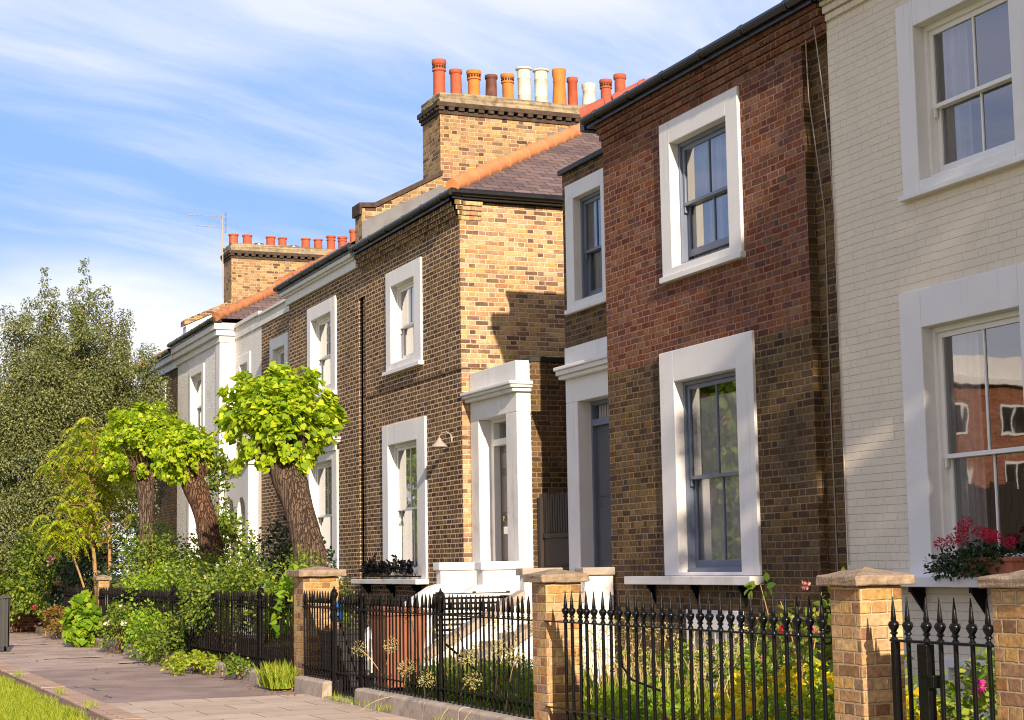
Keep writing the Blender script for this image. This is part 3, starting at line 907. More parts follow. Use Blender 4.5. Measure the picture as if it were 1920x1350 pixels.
for k in range(14):
    yy = 20.04 + k * 0.082
    fl.tube([(DX + 0.05, yy, 3.45), (DX + 0.05, yy, 3.64)], 0.028, 6)
fl.build('fanlight', 'curtain_grey', house_red)
h = MB()
h.lathe([(0.0, 0), (0.035, 0.01), (0.04, 0.03), (0.02, 0.05), (0.015, 0.07)], (0, 0, 0), 12)
h.v = [(DX - 0.02 - 0.07 + p[2], 20.45 + p[0], 2.27 + p[1]) for p in h.v]
h.build('knob', 'brass', door, smooth=True)
kk = MB().tube([(DX - 0.03, 20.52 + 0.06 * math.cos(t), 2.86 + 0.075 * math.sin(t)) for t in np.linspace(0, 2 * math.pi, 14)], 0.011, 6)
kk.build('knocker', 'black_iron', door)
MB().box(DX - 0.022, DX + 0.0, 20.44, 20.70, 1.93, 2.0).build('letterbox', 'door_grey', door)

# ---- the yellow stock brick house with the tall stack
house_yellow = thing('terraced_house', 'yellow and brown brick corner house under the tall stack of mixed chimney pots', 'house', (FX, 27.2, 0))
Y2, YP = 24.77, 29.85
W = MB()
yU, yG = (26.53, 28.35, 4.85, 6.60), (26.39, 28.60, 1.30, 3.94)
facade(W, FX, Y2, 30.02, 0, ZT + 0.06, [ROOM(yU), ROOM(yG), (29.60, 30.0, 0, 6.42, 0.032, 'wall')], lambda y, z: 0)
Wb = MB()
W.quad([(FX, YP, 0), (FX, YP, ZT), (FX + 9.8, YP, ZT), (FX + 9.8, YP, 0)], 0)
W.quad([(FX, Y2, 0), (FX + 9.8, Y2, 0), (FX + 9.8, Y2, ZT + 0.06), (FX, Y2, ZT + 0.06)], 1)
W.quad([(FX, Y2, ZT + 0.06), (FX + 9.8, Y2, ZT + 0.06), (FX + 9.8, YP, ZT + 0.06), (FX, YP, ZT + 0.06)], 0)
for k in range(4):                                           # stepped eaves courses, returned for half a metre round the corner
    p, za = 0.03 * (k + 1), ZT + 0.06 - 0.075 * (4 - k)
    W.box(FX - p, FX + 0.02, Y2 - p, YP, za + 0.005, za + 0.068, 0)
    W.box(FX - p, FX + 0.36, Y2 - p * 0.7, Y2 + 0.02, za + 0.005, za + 0.068, 1)
W.box(FX - 0.014, FX + 0.01, Y2 - 0.012, 29.57, 4.53, 4.56, 4)
W.box(FX - 0.01, FX + 2.0, Y2 - 0.014, Y2 + 0.01, 4.535, 4.56, 4)
# single-storey entrance wing
WY0 = 22.86
facade(W, WX, WY0, Y2 - 0.002, 0, 4.44, [(22.93, 24.72, 1.0, 4.0, 0.32, 'wall')], lambda y, z: 0)
wing_fill(W, WX, WY0, Y2 - 0.002, 4.44, 4)
W.box(WX - 0.02, WX + 6, WY0 - 0.02, Y2 - 0.004, 4.445, 4.51, 2)
W.build('wall', ['brown_brick', 'yellow_brick', 'lead_black', 'room_dark', 'umber_brick'], house_yellow)
gutter(house_yellow, FX - 0.2, Y2 - 0.16, YP - 0.02, 7.29, side=(Y2 - 0.16, FX + 7.0))
roof2 = hip_roof(house_yellow, Y2 - 0.17, YP, 7.34, 2.76)
window(house_yellow, FX, yU, (0.34, 0.27), 0.27, 0.14, meet=0.46,
       sill=(26.50, 28.40, 4.80, 4.87, 0.09), sill_mat='white_paint',
       curtains=[(27.50, 28.00, 5.0, 6.3, 'curtain_net', 3, 0.02, 0.0), (26.87, 27.1, 5.0, 6.3, 'curtain_grey', 3, 0.02, 0.0)])
window(house_yellow, FX, yG, (0.41, 0.31), 0.35, 0.07, meet=0.50,
       sill=(26.37, 29.86, 1.22, 1.30, 0.22), sill_mat='white_stone',
       curtains=[(27.5, 28.25, 1.4, 3.55, 'shutter_white', 2, 0.012, 0.0), (26.72, 26.95, 1.4, 2.5, 'shutter_white', 2, 0.012, 0.0)])
PX2 = 9.66
p2 = doorcase(house_yellow, PX2, 22.90, 24.755, 1.0, 0.34, 0.42, 3.71, 4.0, 4.15, 4.46, 'white_stone', 0.16, 0.185)
d = MB()
DX = PX2 + 0.27
d.box(DX, DX + 0.05, 23.38, 24.30, 1.03, 3.30)
for (ya, yb, za, zb) in ((23.45, 23.78, 1.58, 2.05), (23.88, 24.22, 1.58, 2.05), (23.45, 23.78, 2.3, 2.85), (23.88, 24.22, 2.3, 2.85), (23.45, 24.22, 2.95, 3.2)):
    d.box(DX - 0.014, DX + 0.01, ya, yb, za, zb)
door2 = d.build('door', 'door_brown', house_yellow, bevel=0.006)
h = MB()
h.lathe([(0.0, 0), (0.04, 0.01), (0.045, 0.035), (0.02, 0.055), (0.015, 0.08)], (0, 0, 0), 12)
h.v = [(DX - 0.09 + p[2], 23.98 + p[0], 2.20 + p[1]) for p in h.v]
h.build('knob', 'brass', door2, smooth=True)
MB().box(DX - 0.03, DX - 0.012, 23.75, 24.12, 1.97, 2.08).build('letterbox', 'steel', door2)
f = MB()
f.box(DX - 0.10, DX + 0.06, 24.30, 24.42, 1.03, 3.71); f.box(DX - 0.10, DX + 0.06, 23.32, 23.38, 1.03, 3.71)
f.box(DX - 0.12, DX + 0.06, 23.38, 24.30, 3.30, 3.40); f.box(DX - 0.10, DX + 0.06, 23.38, 24.30, 3.66, 3.71)
f.build('door_frame', 'sash_white', house_yellow, bevel=0.005)
g = MB(); g.quad([(DX, 23.38, 3.4), (DX, 23.38, 3.66), (DX, 24.30, 3.66), (DX, 24.30, 3.4)])
g.quad([(DX + 0.3, 23.3, 3.35), (DX + 0.3, 23.3, 3.7), (DX + 0.3, 24.4, 3.7), (DX + 0.3, 24.4, 3.35)])
g.build('fanlight', 'window_glass', house_yellow)

# ornamental cast-iron guard on the ground-floor sill
wg = MB()
GX = FX - 0.17
wg.box(GX - 0.012, GX + 0.012, 26.62, 29.35, 1.335, 1.36); wg.box(GX - 0.010, GX + 0.010, 26.62, 29.35, 1.42, 1.435)
wg.box(GX, FX, 29.33, 29.35, 1.335, 1.36); wg.box(GX, FX, 26.62, 26.64, 1.335, 1.36)


def guard_h(y):
    return 0.20 + 0.13 * math.exp(-((y - 27.55) / 0.16) ** 2) + 0.11 * math.exp(-((y - 28.75) / 0.14) ** 2) + 0.03 * math.sin(y * 19)


for k in range(46):
    yy = 26.66 + k * 0.058
    hh = guard_h(yy)
    wg.tube([(GX, yy, 1.36), (GX, yy + 0.012 * math.sin(k), 1.36 + hh * 0.6), (GX, yy + 0.02 * math.cos(k * 2), 1.36 + hh)], [0.008, 0.010, 0.006], 5)
guard = wg.build('window_guard', 'black_iron', house_yellow)
n = 420
yy = R.uniform(26.62, 29.36, n)
hh = np.array([guard_h(v) for v in yy]) * R.uniform(0.15, 1.05, n)
leaves('guard_leafwork', np.stack([np.full(n, GX) + R.normal(0, .012, n), yy, 1.36 + hh], 1), rdir(n) + np.array([0, 0, .5]), rdir(n) + np.array([-1.2, 0, 0]), R.uniform(.05, .10, n), 'oval', 'black_iron', guard)


def stack(house, x0, x1, y0, y1, z0, zt, brick):
    b = MB()
    b.box(x0, x1, y0, y1, z0, zt - 0.42)
    b.box(x0 - 0.03, x1 + 0.03, y0 - 0.03, y1 + 0.03, zt - 0.418, zt - 0.35, 1)
    k = x0 - 0.05
    while k < x1:                                            # dentil course on the near and far faces
        b.box(k, k + 0.11, y0 - 0.075, y1 + 0.075, zt - 0.348, zt - 0.285, 1); k += 0.2
    k = y0
    while k < y1:
        b.box(x0 - 0.075, x0 + 0.1, k, k + 0.11, zt - 0.3475, zt - 0.2855, 1); k += 0.2
    b.box(x0 - 0.085, x1 + 0.085, y0 - 0.085, y1 + 0.085, zt - 0.283, zt - 0.20, 1)
    s = b.build('chimney_stack', [brick, 'sooty_brick'], house)
    c = MB().box(x0 - 0.02, x1 + 0.02, y0 - 0.02, y1 + 0.02, zt - 0.198, zt)
    c = c.build('mortar_cap', 'slab_stone', s)
    roughen(c, 0.018, 4)
    return s


def pot_mesh(r, h, kind):
    if kind == 'crown':     # roll-topped louvre pot
        pr = [(r * .98, 0), (r * .95, h * .70), (r * 1.12, h * .72), (r * 1.12, h * .76), (r * .96, h * .78), (r * .96, h * .86), (r * 1.14, h * .88), (r * 1.2, h * .95), (r * 1.14, h), (r * .85, h), (r * .82, h * .8)]
    elif kind == 'belly':
        pr = [(r * 1.12, 0), (r * 1.1, h * .3), (r * .92, h * .68), (r * 1.02, h * .72), (r * .94, h * .76), (r * 1.12, h * .88), (r * 1.12, h), (r * .8, h), (r * .78, h * .8)]
    elif kind == 'plain':
        pr = [(r * 1.02, 0), (r * .94, h * .86), (r * 1.1, h * .88), (r * 1.14, h * .94), (r * 1.08, h), (r * .82, h), (r * .8, h * .8)]
    elif kind == 'ringed':
        pr = [(r, 0), (r, h * .30), (r * 1.05, h * .31), (r, h * .33), (r, h * .72), (r * 1.06, h * .73), (r, h * .76), (r * 1.0, h * .93), (r * 1.28, h * .95), (r * 1.28, h * .985), (r * .9, h), (r * .85, h * .8)]
    else:                   # short louvred cowl
        pr = [(r * .8, 0), (r * .8, h * .2), (r * 1.15, h * .22), (r * 1.15, h * .36), (r * .8, h * .38), (r * .8, h * .5), (r * 1.15, h * .52), (r * 1.15, h * .64), (r * .8, h * .66), (r * .8, h * .75), (r * 1.2, h * .78), (r * .2, h)]
    return pr


st1 = stack(house_yellow, 10.92, 15.3, 29.42, 30.38, 7.6, 10.30, 'stack_brick')
POTS = [(11.09, .118, .78, 'crown', 'pot_red'), (11.44, .112, .62, 'plain', 'pot_red'), (11.80, .122, .64, 'crown', 'pot_orange'), (12.15, .112, .58, 'plain', 'pot_dark'),
        (12.51, .115, .64, 'crown', 'pot_orange'), (12.85, .125, .80, 'ringed', 'pot_white'), (13.20, .125, .80, 'ringed', 'pot_white'), (13.59, .125, .84, 'belly', 'pot_orange'),
        (13.88, .10, .70, 'plain', 'pot_red'), (14.23, .125, .50, 'belly', 'pot_white'), (14.60, .11, .62, 'crown', 'pot_red'), (14.92, .115, .76, 'plain', 'pot_red')]
for k, (x, r, hh, kind, mt) in enumerate(POTS):
    lift = 0.1 if x > 14 else 0.0
    pb = MB().lathe(pot_mesh(r, hh, kind), (x, 29.9, 10.28 + lift), 20)
    pb.lathe([(r * 1.5, -0.02 - lift), (r * 1.15, 0.07)], (x, 29.9, 10.28 + lift), 14, 1)
    if kind == 'crown':     # the ring of small openings under the rim
        for q in range(14):
            a_ = q * 2 * math.pi / 14
            cx, cy = x + math.cos(a_) * r * .95, 29.9 + math.sin(a_) * r * .95
            pb.box(cx - .014, cx + .014, cy - .014, cy + .014, 10.28 + lift + hh * .795, 10.28 + lift + hh * .845, 2)
    tx, ty = random.uniform(-.022, .022), random.uniform(-.022, .022)
    pb.v = [(p[0] + (p[2] - 10.28) * tx, p[1] + (p[2] - 10.28) * ty, p[2]) for p in pb.v]
    pb.build('chimney_pot', [mt, 'slab_stone', 'room_dark'], st1, smooth=True)

# lead flashing stepped up the near face of the stack, and the party parapet running down to the eaves
fb = MB()
sl = 2.76 / 5.1
for k in range(15):
    x = 10.86 + k * 0.225
    zr = 7.34 + (x - 9.3) * sl
    fb.box(x, x + 0.225, 29.40, 29.415, zr - 0.15, zr + 0.30)
fb.build('flashing', 'lead', roof2)
pp = MB()
pp.prism([(9.36, 7.36), (10.93, 7.36 + 1.57 * sl), (10.93, 8.70), (9.62, 8.0), (9.36, 7.98)], 'y', 29.36, 29.74, 0)
pp.build('party_parapet', ['stack_brick'], roof2)
cp = MB()
cp.prism([(9.31, 7.985), (9.62, 8.005), (10.93, 8.705), (10.93, 8.79), (9.60, 8.09), (9.31, 8.07)], 'y', 29.32, 29.78, 0)
cp.prism([(9.31, 7.86), (9.36, 7.86), (9.36, 7.98), (9.31, 7.98)], 'y', 29.32, 29.78, 0)
cp.build('parapet_coping', ['sooty_brick'], roof2)
fb = MB(); fb.prism([(9.36, 7.40), (10.93, 7.36 + 1.57 * sl), (10.93, 8.52), (9.36, 7.72)], 'y', 29.335, 29.358, 0)
fb.build('lead_skirt', 'lead', roof2)

# ---- brown house with white cornice
house_brown = thing('terraced_house', 'brown brick house with a white eaves cornice behind the leaning pollard tree', 'house', (FX, 32.4, 0))
W = MB()
bU, bG = (31.40, 33.36, 4.84, 6.69), (31.32, 33.52, 1.40, 3.86)
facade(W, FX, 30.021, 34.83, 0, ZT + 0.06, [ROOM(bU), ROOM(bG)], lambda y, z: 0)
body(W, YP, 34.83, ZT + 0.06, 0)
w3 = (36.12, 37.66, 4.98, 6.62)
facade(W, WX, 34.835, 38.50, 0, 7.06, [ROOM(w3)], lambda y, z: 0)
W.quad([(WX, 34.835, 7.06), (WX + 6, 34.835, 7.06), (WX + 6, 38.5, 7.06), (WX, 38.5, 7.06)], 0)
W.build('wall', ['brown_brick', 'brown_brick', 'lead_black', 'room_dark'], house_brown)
cn = MB()
cn.box(FX - 0.06, FX + 0.01, YP + 0.15, 34.90, 6.99, 7.19); cn.box(FX - 0.16, FX + 0.01, YP + 0.15, 35.0, 7.192, 7.30); cn.box(FX - 0.11, FX + 0.008, YP + 0.15, 34.95, 7.15, 7.191)
cn.build('cornice', 'white_paint', house_brown, bevel=0.006)
gutter(house_brown, FX - 0.22, YP + 0.0, 35.12, 7.37)
hip_roof(house_brown, 35.1, YP, 7.42, 2.70, tile='hip_tile_old')
window(house_brown, FX, bU, (0.30, 0.27), 0.27, 0.12, meet=0.47, sill=(31.38, 33.38, 4.78, 4.86, 0.09), sill_mat='white_paint',
       curtains=[(32.4, 33.0, 5.0, 6.4, 'curtain_net', 4, 0.02, 0.0)])
window(house_brown, FX, bG, (0.34, 0.30), 0.30, 0.08, meet=0.50, cornice=True, sill=(31.3, 33.6, 1.30, 1.40, 0.18),
       curtains=[(32.4, 33.15, 1.4, 3.5, 'shutter_white', 2, 0.012, 0.0)])
window(house_brown, WX, w3, (0.28, 0.28), 0.25, 0.10, meet=0.47)
fz = MB().box(WX - 0.03, WX + 0.3, 34.84, 38.498, 7.065, 7.30); fz.box(WX - 0.08, WX + 0.4, 34.84, 38.498, 7.302, 7.36)
fz.build('wing_parapet', 'white_stone', house_brown, bevel=0.006)

# ---- the white rendered house
house_white = thing('terraced_house', 'white rendered house with red chimney pots, behind the middle pollard trees', 'house', (FX, 43.5, 0))
Y4, Y45 = 41.08, 46.15
W = MB()
hU, hG, h4 = (42.85, 44.60, 4.85, 6.70), (42.75, 44.70, 1.4, 3.9), (39.50, 40.72, 4.98, 6.60)
facade(W, FX, Y4, Y45, 0, 7.45, [ROOM(hU), ROOM(hG)], lambda y, z: 0)
body(W, Y4, Y45, 7.45, 0)
facade(W, WX, 38.505, Y4 - 0.005, 0, 7.06, [ROOM(h4)], lambda y, z: 1)
W.quad([(WX, 38.505, 7.06), (WX + 6, 38.505, 7.06), (WX + 6, Y4 - .005, 7.06), (WX, Y4 - .005, 7.06)], 1)
W.quad([(WX, 38.505, 0), (WX + 3, 38.505, 0), (WX + 3, 38.505, 7.06), (WX, 38.505, 7.06)], 1)
W.build('wall', ['white_render', 'white_painted_brick', 'lead_black', 'room_dark'], house_white)
cn = MB()
cn.box(FX - 0.05, FX + 0.36, Y4 - 0.05, Y45, 7.0, 7.16); cn.box(FX - 0.14, FX + 0.36, Y4 - 0.12, Y45, 7.162, 7.30); cn.box(FX - 0.20, FX + 0.36, Y4 - 0.18, Y45, 7.302, 7.46)
cn.box(FX - 0.03, FX + 0.36, Y4 - 0.02, Y4 + 0.42, 1.2, 6.998)
cn.build('cornice', 'white_paint', house_white, bevel=0.006)
gutter(house_white, FX - 0.26, Y4 - 0.2, Y45, 7.54)
hip_roof(house_white, Y4 - 0.22, Y45, 7.56, 2.70, tile='hip_tile_old')
fz = MB().box(WX - 0.03, WX + 0.3, 38.502, Y4 - 0.05, 7.065, 7.33); fz.box(WX - 0.08, WX + 0.4, 38.502, Y4 - 0.05, 7.332, 7.42)
fz.build('wing_parapet', 'white_stone', house_white, bevel=0.006)
window(house_white, FX, hU, (0.24, 0.22), 0.2, 0.12, meet=0.47, curtains=[(43.7, 44.3, 5.0, 6.5, 'curtain_net', 4, 0.02, 0.0)])
window(house_white, FX, hG, (0.24, 0.22), 0.25, 0.12, meet=0.5)
window(house_white, WX, h4, (0.22, 0.22), 0.22, 0.10, meet=0.47)
pc = MB()
pc.box(WX - 0.26, WX - 0.02, 38.7, Y4 - 0.1, 3.2, 3.9)
for (ya, yb) in ((38.7, 38.95), (39.75, 40.05), (40.85, 40.98)):
    pc.box(WX - 0.26, WX - 0.02, ya, yb, 1.3, 3.2)
for (ya, yb) in ((38.95, 39.75), (40.05, 40.85)):
    m_ = (ya + yb) / 2
    for q in range(8):
        a0, a1 = math.pi * q / 8, math.pi * (q + 1) / 8
        hw = (yb - ya) / 2
        pts = [(m_ + hw * math.cos(a0), 2.78 + hw * math.sin(a0)), (m_ + hw * math.cos(a1), 2.78 + hw * math.sin(a1)), (m_ + hw * math.cos(a1), 3.2), (m_ + hw * math.cos(a0), 3.2)]
        pc.prism(pts, 'x', WX - 0.26, WX - 0.02)
pc.box(WX - 0.36, WX - 0.02, 38.62, Y4 - 0.08, 3.902, 4.05)
pc.build('entrance_porch', 'white_paint', house_white)
dd = MB().box(WX - 0.05, WX - 0.004, 38.95, 39.75, 1.3, 3.18); dd.box(WX - 0.05, WX - 0.004, 40.05, 40.85, 1.3, 3.18)
dd.build('door', 'curtain_grey', house_white)
st2 = stack(house_white, 10.97, 15.0, 46.2, 47.1, 7.6, 10.46, 'stack_brick')
for (x, r, hh, kind, mt) in ((11.12, .13, .36, 'plain', 'pot_red'), (11.51, .13, .36, 'plain', 'pot_red'), (11.84, .13, .16, 'cowl', 'steel'), (12.18, .13, .35, 'plain', 'pot_red'), (12.52, .12, .34, 'plain', 'pot_red'),
                              (12.84, .13, .15, 'cowl', 'steel'), (13.20, .125, .36, 'plain', 'pot_red'), (13.56, .12, .36, 'plain', 'pot_red'), (13.94, .12, .48, 'crown', 'pot_red'), (14.28, .125, .47, 'crown', 'pot_red'), (14.62, .12, .7, 'plain', 'pot_red')):
    MB().lathe(pot_mesh(r, hh, kind), (x, 46.6, 10.43), 16).build('chimney_pot', mt, st2, smooth=True)
pp = MB(); s4 = 2.70 / 5.1
pp.prism([(9.72, 7.5), (11.0, 7.5 + 1.6 * s4), (11.0, 8.72), (9.72, 8.10)], 'y', 46.15, 46.55, 0)
pp.prism([(9.66, 8.105), (11.0, 8.73), (11.0, 8.88), (9.66, 8.26)], 'y', 46.10, 46.60, 1)
pp.build('party_parapet', ['white_stone', 'stack_brick'], house_white)

# ---- the last brick house
house_last = thing('terraced_house', 'dark brick house with white cornice half hidden by the large tree', 'house', (FX, 48.7, 0))
W = MB()
lU = (47.70, 49.62, 4.9, 6.74)
facade(W, FX, Y45, 51.3, 0, 7.3, [ROOM(lU)], lambda y, z: 0)
body(W, Y45, 51.3, 7.3, 0)
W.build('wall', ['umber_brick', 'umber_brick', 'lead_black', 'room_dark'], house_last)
cn = MB()
cn.box(FX - 0.06, FX + 0.01, Y45, 51.3, 6.95, 7.16); cn.box(FX - 0.16, FX + 0.01, Y45, 51.3, 7.162, 7.34)
cn.build('cornice', 'white_paint', house_last, bevel=0.006)
gutter(house_last, FX - 0.24, Y45 + 0.03, 51.4, 7.42)
hip_roof(house_last, 51.5, Y45, 7.46, 2.7)
window(house_last, FX, lU, (0.26, 0.26), 0.25, 0.12, meet=0.47)

# ------------------------------------------------------------------ television aerial
ae = thing('television_aerial', 'thin double television aerial on a mast beside the red chimney pots', 'aerial', (10.72, 46.2, 9.3))
MB().tube([(10.74, 46.18, 8.9), (10.70, 46.18, 11.22)], 0.016, 6).build('mast', 'cable_grey', ae)
for zz, L, dy in ((11.18, 0.95, 0.10), (10.86, 0.75, -0.1)):
    ab = MB()
    ab.tube([(10.78, 46.18, zz), (10.72 - L, 46.18 + dy, zz + 0.02)], 0.009, 5)
    for k in range(13):
        x = 10.68 - L * k / 13
        ab.tube([(x, 46.06 + dy * k / 13, zz - .012), (x, 46.30 + dy * k / 13, zz + .03)], 0.005, 4)
    for s in (-1, 1):
        for q in range(4):
            ab.tube([(10.80, 46.05, zz + s * (.03 + .03 * q)), (10.80, 46.31, zz + s * (.03 + .03 * q))], 0.005, 4)
    ab.build('antenna', 'cable_grey', ae)

# cables down the fronts
def cable(label, pts, r=0.006, mat='cable_grey'):
    return tag(MB().tube(pts, r, 5).build('cable', mat), label, 'cable', 'loose cables on the house fronts')


cable('slack pale cable hanging across the eaves to the edge of the cream wall', [(FX - .05, 14.55, 7.3), (FX - .05, 14.50, 6.9), (FX - .04, 14.40, 6.2), (FX - .03, 14.34, 5.6), (FX - .015, 14.31, 4.8), (FX - .015, 14.32, 3.0), (FX - .015, 14.30, 1.45)])
cable('thin pale cable running straight down the recess of the red brick house', [(FX - .02, 14.72, 7.1), (FX - .015, 14.70, 6.2), (FX + .10, 14.66, 5.0), (FX + .10, 14.69, 3.0), (FX + .10, 14.67, 1.0)], 0.006)

# ------------------------------------------------------------------ swan-neck lamp
lm = thing('wall_lamp', 'small pale swan-neck lamp on the brown brick beside the white doorcase', 'lamp', (FX, 25.15, 3.4))
MB().tube([(FX, 25.10, 3.50), (FX - .04, 25.10, 3.50), (FX - .05, 25.10, 3.42), (FX - .055, 25.12, 3.54), (FX - .09, 25.2, 3.585), (FX - .14, 25.28, 3.58), (FX - .17, 25.33, 3.53), (FX - .17, 25.33, 3.44)], 0.010, 8).build('arm', 'cable_grey', lm, smooth=True)
MB().lathe([(0.025, 0.12), (0.04, 0.08), (0.09, 0.03), (0.125, -0.005), (0.13, -0.02), (0.12, -0.02), (0.03, 0.06)], (FX - .17, 25.33, 3.38), 18).build('shade', 'cable_grey', lm, smooth=True)

# ------------------------------------------------------------------ entrance steps
st = thing('entrance_steps', 'entrance steps with bright white parapets leading to the brown panelled door', 'steps', (9.3, 23.8, 0))
b = MB()
b.box(8.95, 9.62, 23.02, 24.5, 0, 1.02)
for k in range(7):
    b.box(8.95 - 0.27 * (k + 1), 8.95 - 0.27 * k - 0.002, 23.02, 24.5, 0, 1.02 - 0.14 * (k + 1))
b.build('step', 'white_stone', st, bevel=0.01)
for (ya, yb) in ((22.80, 23.0), (24.52, 24.72)):
    b = MB()
    b.box(9.03, 9.61, ya, yb, 0, 1.44)
    b.box(8.99, 9.62, ya - 0.04, yb + 0.04, 1.442, 1.56)
    b.prism([(9.028, 0), (9.028, 1.12), (7.35, 0.10), (7.35, 0)], 'y', ya, yb)
    b.prism([(9.028, 1.122), (9.028, 1.24), (8.88, 1.20), (7.33, 0.24), (7.33, 0.10), (7.36, 0.11)], 'y', ya - 0.03, yb + 0.03)
    b.build('parapet', 'white_paint', st, bevel=0.012)
st = thing('entrance_steps', 'entrance steps with sloping brown stone copings leading to the grey door', 'steps', (9.3, 20.6, 0))
b = MB()
b.box(8.95, 9.80, 19.70, 21.40, 0, 0.72)
for k in range(7):
    b.box(8.95 - 0.27 * (k + 1), 8.95 - 0.27 * k - 0.002, 19.70, 21.40, 0, 0.72 - 0.10 * (k + 1))
b.build('step', 'plinth_stone', st, bevel=0.01)
for (ya, yb, xe) in ((19.50, 19.68, 9.47), (21.42, 21.60, 9.62)):
    b = MB()
    b.box(9.08, xe, ya, yb, 0, 1.36)
    b.prism([(9.078, 0), (9.078, 1.05), (7.2, 0.02), (7.2, 0)], 'y', ya, yb)
    b.build('parapet', 'white_render', st, bevel=0.01)
    c = MB()
    c.box(9.04, xe + 0.012, ya - 0.04, yb + 0.04, 1.362, 1.46)
    c.prism([(9.076, 1.052), (9.076, 1.17), (7.17, 0.13), (7.17, 0.02), (7.2, 0.022)], 'y', ya - 0.04, yb + 0.04)
    c.build('coping', 'plinth_stone', st, bevel=0.012)

sc = thing('slatted_screen', 'low white screen of close horizontal slats below the white steps', 'screen', (8.4, 22.6, 0))
b = MB()
for k in range(14):
    b.box(8.25, 9.35, 22.56, 22.585, 0.14 + k * 0.072, 0.14 + k * 0.072 + 0.040)
b.build('slats', 'white_paint', sc)
b = MB()
for x in (8.25, 8.8, 9.31):
    b.box(x, x + 0.04, 22.587, 22.63, 0.02, 1.15)
b.box(8.23, 9.36, 22.64, 22.66, 0.03, 1.13)
b.build('backing', 'dark_timber', sc)

gt = thing('wooden_gate', 'dark wooden gate of narrow uprights between the two doorways', 'gate', (9.95, 22.2, 1.4))
b = MB()
k = 21.66
while k < 22.72:
    b.box(9.95, 9.975, k, k + 0.062, 1.95, 2.50 + random.uniform(-.01, .01)); k += 0.085
b.build('uprights', 'dark_timber', gt)
b = MB()
b.box(9.935, 9.985, 21.66, 22.80, 1.88, 1.945); b.box(9.935, 9.985, 21.66, 22.80, 1.40, 1.47)
b.box(9.95, 9.97, 21.66, 22.80, 1.472, 1.878); b.box(9.93, 9.95, 21.72, 22.15, 1.50, 1.85); b.box(9.90, 10.02, 22.74, 22.84, 1.35, 2.46)
b.build('gate_frame', 'dark_timber', gt)
tag(MB().box(9.6, 12.5, 21.66, 22.84, 0, 1.35).build('passage_floor', 'plinth_stone'), 'raised stone landing of the side passage between the two houses', 'passage', None, 'structure')

# ------------------------------------------------------------------ brick piers
def pier(label, y0, y1, x1, zs, cap_h, over, x0=PX):
    p = thing('brick_pier', label, 'pier', (x0, y0, 0), 'brick gate piers along the railings')
    MB().box(x0, x1, y0, y1, -0.02, zs).build('shaft', 'pier_brick', p, bevel=0.008)
    c = MB()
    X0, X1, Y0, Y1 = x0 - over, x1 + over, y0 - over, y1 + over
    c.box(X0, X1, Y0, Y1, zs + 0.002, zs + cap_h, 0, 't')
    cx, cy = (X0 + X1) / 2, (Y0 + Y1) / 2
    t = (cx, cy, zs + cap_h + 0.05)
    q = [(X0, Y0), (X1, Y0), (X1, Y1), (X0, Y1)]
    for i in range(4):
        a, bb_ = q[i], q[(i + 1) % 4]
        c.quad([(*a, zs + cap_h), (*bb_, zs + cap_h), t])
    c = c.build('cap', 'cap_stone', p)
    roughen(c, 0.004, 3)
    bv = c.modifiers.new('bevel', 'BEVEL'); bv.width = 0.006; bv.limit_method = 'ANGLE'; bv.angle_limit = rad(40)
    return p


pier('yellow brick pier in front of the geranium pot, cut by the picture edge', 7.08, 7.50, 6.16, 1.34, 0.055, 0.05)
pier('yellow brick pier hinging the black spear gate, before the cream house', 8.72, 9.04, 6.15, 1.345, 0.06, 0.06)
pier('yellow brick pier between the ornate and the plain railings, before the grey door', 13.35, 13.65, 6.18, 1.35, 0.07, 0.055)
pier('brick pier with broad lichened stone cap under the leaning pollard trunk', 20.80, 21.24, 6.31, 1.40, 0.08, 0.075)
pier('farthest small brick pier behind the bright green plant', 36.2, 36.62, 6.06, 1.33, 0.07, 0.05)


# ------------------------------------------------------------------ railings
def spear_ornate(h=0):
    z = 1.035
    return [(0.0138, 0.10), (0.0138, z), (0.022, z + .003), (0.020, z + .018), (0.013, z + .024), (0.013, z + .036), (0.022, z + .040), (0.022, z + .048), (0.015, z + .056),
            (0.027, z + .075), (0.033, z + .092), (0.027, z + .108), (0.015, z + .116), (0.017, z + .124), (0.014, z + .15), (0.009, z + .20), (0.003, z + .252)]


def spear_plain():
    z = 1.035
    return [(0.010, 0.10), (0.010, z + .005), (0.017, z + .008), (0.017, z + .020), (0.010, z + .026), (0.015, z + .034), (0.010, z + .045), (0.019, z + .062), (0.019, z + .075), (0.013, z + .15), (0.004, z + .20)]


PROTO = {}


def bars(parent, ys, kind, mat, x=PX, zoff=0.0, name='spear_bar'):
    key = (kind, mat)
    for k, yv in enumerate(ys):
        if key not in PROTO:
            mb = MB().lathe(spear_ornate() if kind == 'ornate' else spear_plain(), (0, 0, 0), 10 if kind == 'ornate' else 7)
            o = mb.build(name, mat, parent, smooth=True, uv=False)
            o.location = (x, yv, zoff)
            PROTO[key] = o
        else:
            o = part_copy(PROTO[key], parent, (x, yv, zoff), random.uniform(0, 3))
        o.rotation_euler = (random.uniform(-.006, .006), random.uniform(-.006, .006), random.uniform(0, 3))


def urn_post(parent, yv, mat, x=PX):
    mb = MB().lathe([(.024, 0.02), (.024, 1.02), (.04, 1.03), (.04, 1.05), (.024, 1.06), (.032, 1.09), (.022, 1.12), (.030, 1.15), (.046, 1.19), (.046, 1.215), (.03, 1.23), (.035, 1.245), (.012, 1.265), (.010, 1.29)], (x, yv, 0), 12)
    return mb.build('post', mat, parent, smooth=True, uv=False)


